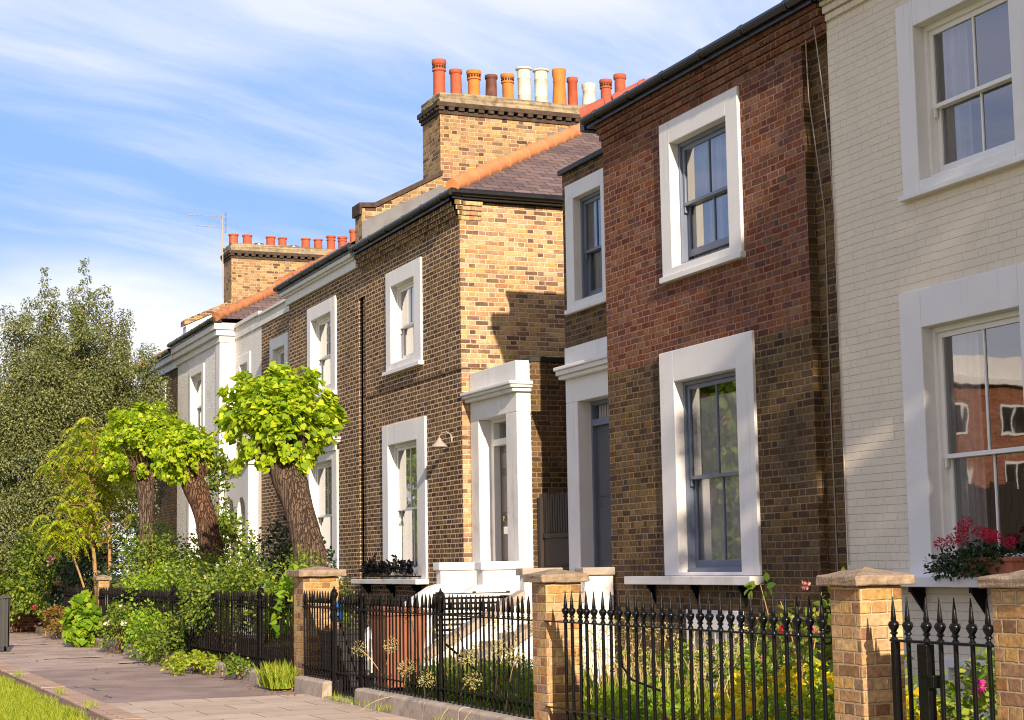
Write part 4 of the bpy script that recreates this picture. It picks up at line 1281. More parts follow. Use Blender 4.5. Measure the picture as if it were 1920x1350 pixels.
def rails(parent, y0, y1, mat, x=PX, z=1.035, low=0.33):
    MB().box(x - .018, x + .018, y0, y1, z - .008, z + .004).build('top_rail', mat, parent, bevel=0.002)
    if low:
        MB().box(x - .016, x + .016, y0, y1, low - .006, low + .006).build('bottom_rail', mat, parent)


def plinth(label, y0, y1, z=0.20):
    b = MB()
    yv = y0
    while yv < y1 - 0.05:
        L = min(random.uniform(0.9, 1.6), y1 - yv)
        b.prism([(5.72 + random.uniform(-.008, .008), -.03), (5.73, z - .02), (5.76, z + random.uniform(-.006, .006)), (5.97, z), (5.97, -.03)], 'y', yv, yv + L - .010)
        yv += L
    o = b.build('stone_plinth', 'plinth_stone', bevel=0.012)
    return tag(o, label, 'plinth', 'stone plinths under the railings')


rA = thing('iron_railing', 'glossy black railing with bulbous spear heads in front of the yellow daisies', 'railing', (PX, 11.2, 0), 'black iron railings')
rails(rA, 9.04, 13.36, 'black_iron')
bars(rA, np.arange(9.13, 13.0, 0.142), 'ornate', 'black_iron')
MB().tube([(PX + .04, 12.05, 1.03), (PX + .05, 12.03, 0.72), (PX + .09, 11.95, 0.62), (PX + .2, 11.7, 0.55)], 0.009, 8).build('stay', 'black_iron', rA)
plinth('stone plinth under the ornate railing beside the daisies', 9.05, 13.34, 0.17)
rC = thing('iron_railing', 'dark railing with plain lance heads in front of the white steps and dry seed heads', 'railing', (PX, 16, 0), 'black iron railings')
rails(rC, 13.65, 18.36, 'old_iron')
bars(rC, [q for q in np.arange(13.74, 18.33, 0.113) if abs(q - 15.9) > 0.06], 'plain', 'old_iron')
urn_post(rC, 15.90, 'old_iron')
urn_post(rC, 18.39, 'old_iron')
MB().tube([(PX + .05, 15.9, .75), (PX + .7, 15.5, .1)], 0.012, 6).build('stay', 'old_iron', rC)
plinth('long pale stone plinth under the lance-headed railing before the white steps', 13.66, 18.34)
rS = thing('iron_railing', 'short dark railing section between the lichened pier and the garden gate', 'railing', (PX, 20.1, 0), 'black iron railings')
rails(rS, 19.47, 20.80, 'old_iron')
bars(rS, np.arange(19.60, 20.74, 0.113), 'plain', 'old_iron')
urn_post(rS, 19.48, 'old_iron')
plinth('short stone plinth block at the foot of the lichened pier', 19.55, 20.78)
gC = thing('iron_gate', 'narrow dark iron garden gate in front of the brown wheelie bin', 'gate', (PX, 18.9, 0))
b = MB()
b.box(PX - .012, PX + .012, 18.45, 18.475, 0.06, 1.05); b.box(PX - .012, PX + .012, 19.40, 19.425, 0.06, 1.05)
for zz in (0.07, 0.30, 1.03):
    b.box(PX - .012, PX + .012, 18.476, 19.399, zz, zz + .02)
b.tube([(PX + .02, 19.40, 0.95), (PX + .02, 18.47, 0.12)], 0.011, 6)
b.build('gate_frame', 'old_iron', gC)
bars(gC, np.arange(18.54, 19.38, 0.105), 'plain', 'old_iron')
tag(MB().box(5.72, 6.0, 18.42, 19.5, -.02, .035).build('gate_threshold', 'plinth_stone', bevel=.01), 'worn stone threshold under the narrow garden gate', 'threshold')
rD = thing('iron_railing', 'dark railing overgrown by white roses, left of the lichened pier', 'railing', (PX, 25, 0), 'black iron railings')
rails(rD, 21.28, 28.6, 'old_iron', z=1.015)
bars(rD, np.arange(21.4, 28.55, 0.114), 'plain', 'old_iron', zoff=-0.03)
urn_post(rD, 22.9, 'old_iron'); urn_post(rD, 28.6, 'old_iron')
plinth('mossy stone plinth under the overgrown railing', 21.26, 28.7, 0.17)
rE = thing('iron_railing', 'dark railing among shrubs just right of the farthest pier', 'railing', (PX, 32, 0), 'black iron railings')
rails(rE, 28.62, 36.2, 'old_iron', z=1.005)
bars(rE, np.arange(28.75, 36.15, 0.114), 'plain', 'old_iron', zoff=-0.04)
plinth('crumbling stone plinth under the railing by the bright green plant', 28.72, 36.18, 0.17)
rF = thing('iron_railing', 'farthest dark railing in the shade beyond the last pier', 'railing', (PX, 40, 0), 'black iron railings')
rails(rF, 36.66, 43.2, 'old_iron', z=1.0)
bars(rF, np.arange(36.8, 43.1, 0.125), 'plain', 'old_iron', zoff=-0.045)
plinth('farthest stone plinth beside fallen leaves at the path end', 36.66, 45.0, 0.17)
gZ = thing('iron_gate', 'glossy black spear-topped gate with a lock box between two yellow brick piers', 'gate', (PX, 8.0, 0))
b = MB()
b.box(PX - .02, PX + .02, 8.36, 8.40, 0.05, 1.03); b.box(PX - .02, PX + .02, 7.50, 8.41, 1.031, 1.046); b.box(PX - .015, PX + .015, 7.50, 8.36, 0.25, 0.27)
b.build('gate_frame', 'black_iron', gZ, bevel=.003)
bars(gZ, [8.385, 8.245, 8.09, 7.955, 7.82, 7.67, 7.53], 'ornate', 'black_iron')
b = MB()
b.box(PX - .028, PX + .028, 8.05, 8.14, 0.55, 1.027)
b.box(PX - .028, PX + .028, 8.00, 8.049, 0.79, 0.86)
b.build('lock_box', 'black_iron', gZ, bevel=.005)
plinth('stone threshold and plinth under the glossy spear gate', 7.52, 8.70, 0.10)

# metal barrier at the left edge and the end wall
br = thing('metal_barrier', 'grey metal panel bin standing on the path at the far left edge', 'bin', (3.4, 34.9, 0))
b = MB()
for k in range(9):
    b.box(3.18 + k * .085, 3.18 + k * .085 + .06, 34.70, 34.73, .10, 1.02)
    b.box(3.90, 3.93, 34.70 + k * .06, 34.70 + k * .06 + .045, .10, 1.02)
b.box(3.17, 3.935, 34.735, 35.25, .12, 1.0)
b.build('panels', 'grey_metal', br)
b = MB(); b.box(3.15, 3.95, 34.68, 35.28, 1.022, 1.07); b.box(3.17, 3.22, 34.70, 34.74, 0, .10); b.box(3.89, 3.935, 34.70, 34.74, 0, .12); b.box(3.17, 3.22, 35.2, 35.25, 0, .12); b.box(3.89, 3.935, 35.2, 35.25, 0, .12)
b.build('rim', 'grey_metal', br, bevel=.006)
wl = thing('garden_wall', 'old red brick wall closing the far end of the path', 'wall', (4, 46.6, 0))
MB().box(-4.0, 6.4, 46.5, 46.75, -0.02, 2.0).build('brickwork', 'far_brick', wl)
MB().box(-4.0, 6.45, 46.45, 46.80, 2.002, 2.08).build('coping', 'cap_stone', wl, bevel=.01)

# ------------------------------------------------------------------ bins, bag, pot
bn = thing('wheelie_bin', 'brown wheelie bin standing behind the garden gate', 'bin', (6.72, 19.75, 0.05))
b = MB()
b.quad([(6.50, 19.5, .10), (6.94, 19.5, .10), (6.97, 19.45, .93), (6.47, 19.45, .93)]); b.quad([(6.50, 20.0, .10), (6.47, 20.04, .93), (6.97, 20.04, .93), (6.94, 20.0, .10)])
b.quad([(6.50, 19.5, .10), (6.47, 19.45, .93), (6.47, 20.04, .93), (6.50, 20.0, .10)]); b.quad([(6.94, 19.5, .10), (6.94, 20.0, .10), (6.97, 20.04, .93), (6.97, 19.45, .93)])
for k in range(4):
    b.box(6.56 + k * .10, 6.585 + k * .10, 19.462, 19.49, .16, .80)
b.build('body', 'bin_brown', bn, bevel=.01)
b = MB(); b.prism([(19.42, .935), (20.07, .935), (20.05, 1.02), (19.8, 1.04), (19.42, .97)], 'x', 6.45, 6.99); b.tube([(6.5, 20.10, .98), (6.94, 20.10, .98)], .016, 8)
b.build('lid', 'bin_brown', bn, bevel=.012)
b = MB().tube([(6.46, 20.0, .15), (6.50, 20.0, .15)], .10, 14); b.tube([(6.94, 20.0, .15), (6.98, 20.0, .15)], .10, 14)
b.build('wheels', 'bin_black', bn)
bk = thing('recycling_box', 'low black recycling box in the shade beside the brown bin', 'box', (6.25, 20.35, 0.05))
b = MB()
for k in range(5):
    b.box(6.02 + .008 * k, 6.42 - .008 * k, 20.2, 20.7, .62 - k * .12, .70 - k * .12); b.box(6.05, 6.39, 20.22, 20.68, .55 - k * .12, .62 - k * .12)
b.build('body', 'bin_black', bk, bevel=.006)
MB().box(6.0, 6.44, 20.18, 20.72, .702, .75).build('lid', 'bin_black', bk, bevel=.01)
bg = MB()
bg.lathe([(.01, .0), (.055, .015), (.075, .06), (.07, .12), (.085, .16), (.05, .20), (.02, .23), (.01, .26)], (0, 0, 0), 14)
bg.v = [(p[0] * 1.15 + 6.03 + random.uniform(-.014, .014), p[1] * .8 + 19.98 + random.uniform(-.014, .014), p[2] * 1.0 + .86) for p in bg.v]
tag(bg.build('plastic_bag', 'blue_plastic', smooth=True), 'crumpled blue plastic bag hanging behind the short railing', 'bag')
pt = thing('flower_pot', 'terracotta pot of red geraniums and trailing leaves on the cream house window sill', 'flower pot', (9.36, 11.85, 1.34))
b = MB().box(9.29, 9.45, 11.62, 12.30, 1.345, 1.50); b.box(9.275, 9.465, 11.60, 12.32, 1.465, 1.505)
b.build('trough', 'terracotta', pt, bevel=.008)
P, D = clumps([(9.36, q, 1.53 + .03 * math.sin(q * 9)) for q in np.linspace(11.72, 12.5, 9)] + [(9.28, q, 1.43) for q in np.linspace(11.9, 12.6, 7)], 110, .13, .8)
foliage('leaf_mound', P, D, .040, 'oval', 'dark_leaf', pt, .2, .5)
for (yv, z) in ((12.62, 1.63), (12.33, 1.75), (12.25, 1.66), (12.12, 1.72), (11.98, 1.70), (11.90, 1.66), (11.78, 1.68), (11.70, 1.62), (12.18, 1.80), (12.48, 1.66)):
    P, D = clumps([(9.32 + R.normal(0, .03), yv, z)], 150, .055, .85)
    fl = foliage('flower_head', P, D, .024, 'petal', 'petal_red', pt, 0, .2)

# ------------------------------------------------------------------ trees
def limb(b, pts, rr, seg=14, jit=0.05):
    b.tube(pts, rr, seg, 0, True, jit)


def bez(pts, n=14):
    pts = [np.array(p, float) for p in pts]
    out = []
    for t in np.linspace(0, 1, n):
        q = pts
        while len(q) > 1:
            q = [a * (1 - t) + c * t for a, c in zip(q[:-1], q[1:])]
        out.append(tuple(q[0]))
    return out


def pollard(label, base, mid, top, r0, crown_c, crown_r, nleaf, lean_stubs, bark='bark', low=-0.35, leaf=0.088):
    t = thing('pollarded_tree', label, 'tree', base, 'pollarded lime trees in the front gardens')
    b = MB()
    path = bez([base, mid, top], 16)
    rr = [r0 * (1.28 - .55 * k / 15 + (0.22 if k < 2 else 0) + 0.30 * math.exp(-((k - 14) / 1.8) ** 2)) for k in range(16)]
    limb(b, path, rr, 22, .045)
    tp = Vector(top)
    for (dx, dy, dz, r) in lean_stubs:
        b.tube([tp + Vector((dx * .1, dy * .1, -.12)), tp + Vector((dx * .6, dy * .6, dz * .55)), tp + Vector((dx, dy, dz))], [r * 1.25, r, r * .85], 12, 0, True, .10)
        for q in range(3):   # knuckles
            v = tp + Vector((dx, dy, dz)) * random.uniform(.5, 1) + Vector((random.uniform(-.1, .1), random.uniform(-.1, .1), random.uniform(-.08, .08)))
            b.lathe([(.01, -.07), (.06, -.05), (.085, 0), (.06, .05), (.01, .07)], tuple(v), 8)
    b.build('trunk', bark, t, smooth=True)
    sh = MB()
    cc = np.array(crown_c)
    for k in range(46):
        d = rdir(1)[0]; d[2] = abs(d[2]) * .9 - .05
        e = cc + d * np.array(crown_r) * R.uniform(.7, 1.0)
        sh.tube([tuple(tp + Vector((R.normal(0, .08), R.normal(0, .08), .05))), tuple((np.array(tp) + e) / 2 + R.normal(0, .06, 3)), tuple(e)], [.014, .010, .005], 4)
    sh.build('shoots', 'twig', t)
    cs = list(ellipsoid_centres(crown_c, crown_r, 105, .66, low))
    for k in range(26):      # sprays hanging down round the knuckled head
        a_ = R.uniform(0, 2 * math.pi)
        rr_ = R.uniform(.35, .92)
        cs.append((cc[0] + crown_r[0] * rr_ * math.cos(a_), cc[1] + crown_r[1] * rr_ * math.sin(a_), cc[2] - crown_r[2] * R.uniform(.35, 1.1) * (1.1 - .35 * rr_)))
    for k in range(22):      # single shoots standing out of the outline
        d = rdir(1)[0]; d[2] = abs(d[2])
        cs.append(cc + d * np.array(crown_r) * R.uniform(1.05, 1.2))
    ncl = np.concatenate([R.uniform(.10, .26, 105), R.uniform(.07, .15, 26), R.uniform(.05, .1, 22)])
    P, D = clumps(cs, nleaf // 153, ncl)
    D = D * .6 + (P - cc)
    foliage('crown', P, D, leaf, 'heart', 'lime_leaf', t, .65, .55, .45)
    return t


pollard('largest pollarded lime with a thick leaning trunk, directly behind the lichened pier', (7.14, 24.3, 0.05), (7.02, 24.3, 1.9), (6.74, 25.0, 3.02), .24, (6.68, 25.15, 3.70), (.78, .80, .74), 6200,
        [(-.36, .1, .40, .13), (.24, -.1, .62, .14), (.02, .25, .7, .12), (-.50, -.1, .20, .10), (-.04, -.2, .66, .16), (.30, .05, .25, .10)])
pollard('middle pollard with scarred reddish trunk and sparse crown wrapped in ivy', (7.1, 30.9, 0.05), (7.12, 30.9, 2.1), (6.76, 31.5, 3.15), .21, (6.66, 31.6, 3.60), (.48, .56, .48), 2200,
        [(-.35, .1, .35, .12), (.25, -.1, .25, .11), (-.1, -.2, .3, .12)], 'bark_rough')
pollard('left pollard with an upright grey trunk, beside the feathery sapling', (6.95, 36.9, 0.05), (6.98, 36.9, 2.2), (6.95, 37.1, 3.4), .175, (6.95, 37.2, 4.22), (.84, .86, .74), 6200,
        [(-.3, .1, .45, .11), (.25, -.1, .42, .11), (.02, .2, .5, .1)])

big = thing('birch_tree', 'tall olive green tree with wispy upright tips at the end of the path', 'tree', (6.9, 46.2, 0))
b = MB()
limb(b, bez([(6.9, 46.2, 0), (6.8, 46.2, 3), (7.0, 46.3, 8.6)], 14), [.24 - .016 * k for k in range(14)], 12)
for (x, yv, z) in ((5.2, 46, 7.5), (6.0, 46.4, 8.4), (7.7, 46, 8.2), (8.4, 46.3, 7.0), (5.0, 45.6, 5.2), (8.6, 45.8, 5.0), (6.6, 44.6, 5.5), (7.6, 47.6, 6.4)):
    limb(b, bez([(6.88, 46.2, 1.5 + z * .18), ((6.9 + x) / 2 - .1, (46.2 + yv) / 2, z * .62), (x, yv, z)], 8), [.075 - .008 * k for k in range(8)], 6)
b.build('trunk', 'bark', big, smooth=True)
cs = list(ellipsoid_centres((6.75, 46.3, 4.6), (2.3, 2.0, 3.3), 330, .35))
for (x, z0, z1, n) in ((5.05, 5, 8.3, 11), (5.95, 6, 9.45, 13), (6.35, 6, 8.5, 9), (7.02, 6.5, 9.75, 15), (6.7, 6, 8.9, 10), (6.2, 6, 8.9, 12), (7.3, 6, 8.9, 12), (5.6, 5.5, 8.5, 12), (7.9, 5.5, 8.1, 12), (6.9, 6, 8.4, 12), (5.3, 5, 7.8, 12), (7.55, 6, 9.0, 11), (8.1, 5.5, 8.35, 10), (8.65, 5, 7.3, 10), (4.6, 4, 7.4, 11), (9.0, 4.6, 6.6, 8)):
    for q in range(n):
        f_ = q / (n - 1)
        cs.append((x + R.normal(0, .14 * (1 - f_) + .02), 46.3 + R.normal(0, .4 * (1 - f_) + .03), z0 + (z1 - z0) * f_))
cs += list(ellipsoid_centres((6.7, 46.0, 6.6), (2.2, 1.8, 2.1), 70, .4)) + list(ellipsoid_centres((5.4, 45.8, 3.6), (1.5, 1.4, 2.6), 90, .4))
cs = np.array(cs)
crs = np.clip(0.50 - 0.045 * np.maximum(cs[:, 2] - 5.2, 0) * 2.0, .12, .50)
keep = np.repeat(np.clip(1.0 - .22 * np.maximum(cs[:, 2] - 5.6, 0), .16, 1), 400)
P, D = clumps(cs, 400, crs)
sel = R.rand(len(P)) < keep
P, D = P[sel], D[sel]
foliage('crown', P, D, .062, 'diamond', 'birch_leaf', big, .75, .25)

# feathery sapling: two slender stems with drooping pinnate fronds
sm = thing('feathery_sapling', 'slender yellow-green sapling with feathery drooping fronds and two thin trunks', 'tree', (6.3, 39.2, 0))
b = MB()
s1, s2 = bez([(6.38, 39.4, 0), (6.30, 39.4, 2.0), (6.02, 39.5, 4.1)], 12), bez([(6.62, 39.3, 0), (6.60, 39.3, 2.2), (6.50, 39.4, 4.6)], 12)
limb(b, s1, [.060 - .0035 * k for k in range(12)], 8); limb(b, s2, [.052 - .003 * k for k in range(12)], 8)
s3 = bez([(6.25, 39.0, 0.2), (5.95, 39.0, 1.5), (5.5, 39.0, 2.4)], 8); limb(b, s3, [.03 - .002 * k for k in range(8)], 6)
Pl, Tl, Nl, Sl = [], [], [], []
for k in range(250):
    st_ = (s1, s1, s2, s2, s3)[k % 5]
    f_ = R.uniform(.50 if st_ is not s3 else .75, 1.0) * (len(st_) - 1)
    i_ = min(int(f_), len(st_) - 2)
    o0 = np.array(st_[i_]) + (np.array(st_[i_ + 1]) - np.array(st_[i_])) * (f_ - i_)
    o_ = o0 + np.array([R.normal(-.12, .34), R.normal(0, .30), R.uniform(.0, .22)]) * (1.0 if st_ is not s3 else .35)
    b.tube([tuple(o0), tuple((o0 + o_) / 2 + np.array([0, 0, .03])), tuple(o_)], [.006, .005, .004], 4)
    a_ = R.uniform(0, 2 * math.pi)
    L = R.uniform(.32, .68)
    dirv = np.array([math.cos(a_) * .9 - .15, math.sin(a_) * .75, 0])
    prev = None
    pts = []
    for q in range(11):
        f_ = q / 10
        pts.append(o_ + dirv * L * f_ + np.array([0, 0, .34 * math.sin(f_ * 2.2) - .48 * f_ * f_]))
    b.tube([tuple(p) for p in pts], [.005 - .0003 * q for q in range(11)], 4)
    side = np.array([-dirv[1], dirv[0], 0])
    for q in range(2, 23):
        f_ = q / 22
        i_ = min(int(f_ * 10), 9)
        p = pts[i_] + (pts[i_ + 1] - pts[i_]) * (f_ * 10 - i_)
        for s in (-1, 1):
            Pl.append(p); Tl.append(s * side + dirv * .5 + np.array([0, 0, -.55 + R.normal(0, .15)])); Nl.append(np.array([0, 0, 1]) + R.normal(0, .25, 3)); Sl.append(.15 * math.sin(.35 + 2.4 * f_) * R.uniform(.8, 1.2))
b.build('stems', 'pale_stem', sm, smooth=True)
leaves('fronds', np.array(Pl), np.array(Tl), np.array(Nl), np.array(Sl), 'lance', 'sumac_leaf', sm)


# ------------------------------------------------------------------ garden plants
def bush(name, label, cat, c, r, n, leaf, mat, shape='oval', stems=9, flowers=None, group=None, inner=.45, cr=None, per=40, droop=.3, up=.5, low=-.6, stem_mat='twig'):
    t = thing(name, label, cat, (c[0], c[1], 0.03), group)
    sb = MB()
    cs = ellipsoid_centres(c, r, max(4, n // per), inner, low)
    for k in range(stems):
        e = cs[k % len(cs)]
        sb.tube(bez([(c[0] + R.normal(0, .06), c[1] + R.normal(0, .08), 0.03), (c[0] * .6 + e[0] * .4, c[1] * .6 + e[1] * .4, e[2] * .75), tuple(e + R.normal(0, .04, 3))], 6), [.013, .011, .009, .008, .006, .004], 5)
    sb.build('stems', stem_mat, t)
    P, D = clumps(cs, per, cr or .28 * min(r) + .06)
    P[:, 2] = np.maximum(P[:, 2], .05 + .05 * R.rand(len(P)))
    D = D * .6 + (P - np.array(c)) * .8
    foliage('foliage', P, D, leaf, shape, mat, t, droop, up)
    for (fm, cnt, size, zlo) in (flowers or []):
        d = rdir(cnt * 3); d = d[d[:, 2] > zlo][:cnt]
        cen = np.array(c) + d * np.array(r) * R.uniform(.85, 1.12, (len(d), 1))
        if len(cen):
            P, D = clumps(cen, 14, size * .35)
            foliage('blossoms', P, D + np.array([-.3, -.8, .3]) * size * .3, size * .62, 'oval' if size > .06 else 'petal', fm, t, 0, .2)
    return t


G3 = 'leafy plants behind the near railings'
G1 = 'shrubs crowding the railings'
bush('rose_bush', 'sprawling light green rose bush with white roses left of the lichened pier', 'shrub', (6.5, 23.2, .98), (.65, 1.0, .62), 3200, .055, 'hedge_leaf', flowers=[('petal_white', 9, .06, -.2)], group=G1)
bush('rose_bush', 'dark glossy rose bush with white roses beside the leaning trunk', 'shrub', (7.35, 27.0, 1.15), (.75, 1.1, .95), 3600, .07, 'dark_leaf', flowers=[('petal_white', 8, .075, -.2)], group=G1, droop=.1)
bush('rose_bush', 'broad yellowish rose bush with scattered white blooms over the overgrown railing', 'shrub', (6.35, 26.4, .98), (.66, 1.6, .64), 6000, .055, 'hedge_leaf', flowers=[('petal_white', 10, .06, -.1)], group=G1)
bush('shrub', 'mixed green shrub below the middle pollard trunk', 'shrub', (6.7, 30.2, 1.0), (.70, 1.4, .75), 4000, .065, 'hedge_leaf', flowers=[('petal_white', 4, .07, 0)], group=G1)
bush('shrub', 'tall sparse shrub with bare arching twigs in front of the left pollard', 'shrub', (6.55, 34.2, 1.35), (.65, 1.4, 1.0), 3000, .07, 'hedge_leaf', stems=26, group=G1, stem_mat='pale_stem')
bush('shrub', 'dense dark shrub behind the farthest pier', 'shrub', (7.2, 38.6, 1.3), (.9, 1.6, 1.3), 3600, .085, 'dark_leaf', group=G1)
bush('shrub', 'dark shrub with dull pink flowers under the feathery sapling', 'shrub', (6.35, 42.4, 1.35), (.75, 1.9, 1.35), 5200, .085, 'dark_leaf', flowers=[('petal_pink', 16, .16, -.3)], group=G1)
bush('shrub', 'leafy green shrub spilling over the far path corner', 'shrub', (5.85, 44.2, 1.3), (.75, 1.5, 1.5), 5200, .085, 'hedge_leaf', flowers=[('petal_red', 5, .12, -.5)], group=G1)
bush('shrub', 'tall leafy shrub against the white house between the pollard trunks', 'shrub', (8.0, 34.8, 1.5), (.8, 1.4, 1.1), 3200, .08, 'hedge_leaf', group=G1)
bush('shrub', 'low rusty leaved shrub at the path edge in the far shade', 'shrub', (5.62, 40.6, .36), (.28, .7, .36), 900, .07, 'rust_leaf', group=G1)
bush('shrub', 'dark overgrown shrub against the end wall behind the metal bin', 'shrub', (5.15, 45.7, 1.15), (.75, .6, 1.25), 3000, .085, 'hedge_leaf', group=G1)
bush('shrub', 'bright yellow-green shrub crowding the fence between the farthest pier and the sparse shrub', 'shrub', (6.3, 32.4, 1.0), (.5, 1.5, .62), 3600, .06, 'fresh_leaf', flowers=[('petal_white', 4, .07, 0)], group=G1)
bush('ivy', 'column of pale green ivy climbing beside the middle pollard', 'ivy', (7.25, 31.4, 2.6), (.28, .35, 1.35), 1700, .07, 'hedge_leaf', stems=4, inner=.3)
G2 = 'weeds and plants along the path'
bush('bright_plant', 'bright green broad-leaved plant in front of the farthest pier', 'plant', (5.62, 36.2, .48), (.36, .62, .55), 900, .15, 'fresh_leaf', 'heart', group=G2, inner=.6)
bush('path_shrub', 'small-leaved shrub with a few pale flowers pushing through the far railing', 'shrub', (5.66, 32.6, .45), (.30, .9, .48), 1700, .055, 'hedge_leaf', flowers=[('petal_white', 5, .09, .1)], group=G2)
bush('path_shrub', 'dark green shrub bulging over the plinth at the middle of the path', 'shrub', (5.62, 29.7, .42), (.34, .8, .55), 2100, .055, 'fresh_leaf', group=G2, inner=.3)
bush('path_shrub', 'ferny shrub leaning out low onto the tarmac', 'shrub', (5.60, 27.9, .34), (.34, .55, .40), 1100, .07, 'hedge_leaf', 'diamond', group=G2)
bush('ground_creeper', 'flat yellow-green creeper spreading on the tarmac beside the plinth', 'plant', (5.48, 25.3, .10), (.38, .95, .16), 1100, .06, 'grass_leaf', group=G2, stems=4, low=-.1)
bush('ground_creeper', 'small trailing plant on the plinth right of the flat creeper', 'plant', (5.66, 23.3, .14), (.20, .45, .16), 420, .05, 'hedge_leaf', group=G2, stems=3, low=-.1)
bush('vine', 'vine with large bright leaves hanging over the left side of the lichened pier', 'plant', (6.05, 21.75, 1.02), (.20, .45, .42), 300, .10, 'fresh_leaf', 'heart', stems=5, inner=.6, per=10)


def grass_tuft(name, label, cat, boxes, n, h, mat, seeds=None, group=None, shape='blade', lean=.35):
    t = thing(name, label, cat, ((boxes[0] + boxes[1]) / 2, (boxes[2] + boxes[3]) / 2, .03), group)
    P = np.stack([R.uniform(boxes[0], boxes[1], n), R.uniform(boxes[2], boxes[3], n), np.full(n, .04)], 1)
    T = rdir(n) * lean; T[:, 2] = 1
    leaves('blades', P, T, rdir(n), h * R.uniform(.5, 1.1, n), shape, mat, t)
    if seeds:
        cnt, sh, ss, smat = seeds
        sb = MB(); cen = []
        for k in range(cnt):
            p = np.array([R.uniform(boxes[0], boxes[1]), R.uniform(boxes[2], boxes[3]), .05])
            e = p + np.array([R.normal(0, .16), R.normal(0, .16), sh * R.uniform(.55, 1.1)])
            sb.tube(bez([tuple(p), tuple((p + e) / 2 + R.normal(0, .03, 3)), tuple(e)], 5), [.0045, .004, .0035, .003, .0025], 4)
            cen.append(e)
        sb.build('stalks', 'straw', t)
        P, D = clumps(cen, 26, ss)
        foliage('seed_heads', P, D, ss * .55, 'petal', smat, t, .1, .2)
    return t


grass_tuft('weed_tuft', 'grey-green grassy weeds at the foot of the lichened pier', 'plant', (5.5, 5.78, 20.9, 21.6), 420, .32, 'grass_leaf', group=G2)
grass_tuft('grass_clump', 'clump of tall grass with pale dry seed heads before the white steps', 'plant', (6.1, 6.9, 14.1, 17.7), 1900, .55, 'blade_leaf', (34, .88, .065, 'seed_leaf'))
grass_tuft('grass_clump', 'tall yellow-green flowering grasses behind the ornate railing by the second pier', 'plant', (6.3, 7.3, 11.9, 14.6), 900, .50, 'grass_leaf', (90, .9, .05, 'seed_leaf'))
tag(grass_tuft('weed_tuft', 'tiny weeds growing on the flags below the long plinth', 'plant', (5.6, 5.74, 17.8, 19.2), 90, .10, 'grass_leaf', group=G2), None, None)
ds = thing('dry_stalks', 'dry umbels on long straw stalks poking out through the lance-headed railing', 'plant', (5.9, 16, .1))
sb = MB(); cen = []
for (yv, z, x, y2, z2, x2) in ((17.9, .15, 5.9, 17.25, .70, 5.80), (17.6, .2, 5.9, 18.3, .62, 5.78), (17.2, .1, 5.9, 16.6, .50, 5.74), (17.0, .2, 5.95, 15.9, .42, 5.7), (16.6, .2, 5.95, 15.0, .66, 5.78), (16.5, .2, 5.9, 17.1, 1.0, 5.95), (15.6, .2, 5.9, 14.8, .48, 5.75),
                                (15.2, .2, 5.95, 15.6, .92, 5.9), (14.8, .2, 5.95, 14.3, .78, 5.84), (14.4, .2, 5.9, 13.9, .72, 5.8), (15.0, .18, 5.85, 14.4, .03, 5.45), (16.9, .18, 5.85, 17.4, .03, 5.5), (15.6, .16, 5.85, 15.0, .05, 5.48)):
    e = (x2, y2, z2)
    sb.tube(bez([(x, yv, z), ((x + x2) / 2, (yv + y2) / 2, (z + z2) / 2 + .12), e], 7), [.006, .006, .006, .005, .005, .004, .004], 5)
    cen.append(e)
sb.build('stalks', 'straw', ds)
P, D = clumps(cen[:11], 150, .085); foliage('umbels', P, D, .022, 'petal', 'seed_leaf', ds, 0, .2)

bush('daisy_bush', 'dense bush of yellow daisies behind the ornate railing', 'plant', (6.65, 10.4, .35), (.55, 1.15, .38), 5200, .045, 'fresh_leaf', 'diamond', flowers=[('petal_yellow', 150, .075, -.3)], inner=.3, stems=6, up=.8, droop=0)
bush('petunia', 'low plant with magenta flowers at the foot of the ornate railing', 'plant', (6.08, 11.5, .16), (.16, .42, .18), 700, .04, 'hedge_leaf', flowers=[('petal_magenta', 10, .075, -.2)], stems=3)
bush('pansy', 'low green plant with small white flowers by the second pier', 'plant', (6.05, 12.6, .14), (.16, .5, .16), 700, .035, 'fresh_leaf', flowers=[('petal_white', 14, .035, 0)], stems=3)


bush('green_plant', 'leafy green clump between the dry seed heads and the lance-headed railing', 'plant', (6.2, 15.2, .28), (.28, 1.4, .34), 2600, .06, 'fresh_leaf', 'lance', stems=6, inner=.2, droop=0, up=.9, group=G3)
bush('green_plant', 'low leafy plants at the foot of the second pier behind the ornate railing', 'plant', (6.3, 12.4, .22), (.32, .9, .28), 1700, .055, 'fresh_leaf', 'oval', stems=5, inner=.3, group=G3)
bush('green_plant', 'mid-green plants below the basement window of the red brick house', 'plant', (7.9, 14.2, .35), (.7, 1.6, .42), 2600, .06, 'hedge_leaf', 'oval', flowers=[('petal_pink', 14, .05, 0)], stems=6, inner=.3, group=G3)


def rose(label, base, tops, fl, n=60):
    t = thing('climbing_rose', label, 'rose', base, 'tall roses behind the railings')
    sb = MB(); cen = []
    for tp in tops:
        path = bez([base, ((base[0] + tp[0]) / 2 + R.normal(0, .05), (base[1] + tp[1]) / 2 + R.normal(0, .08), tp[2] * .6), tp], 9)
        sb.tube(path, [.009 - .0007 * k for k in range(9)], 5)
        cen += path[3:]
    sb.build('stems', 'pale_stem', t)
    P, D = clumps([tuple(np.array(c) + R.normal(0, .05, 3)) for c in cen], n // len(tops) // 3 + 2, .075)
    foliage('leaves', P, D, .065, 'oval', 'hedge_leaf', t, .2, .5)
    for (p, s, m_) in fl:
        P, D = clumps([p], 40, s * .6)
        foliage('rose_bloom', P, D, s * .8, 'oval', m_, t, 0, .1)
    return t


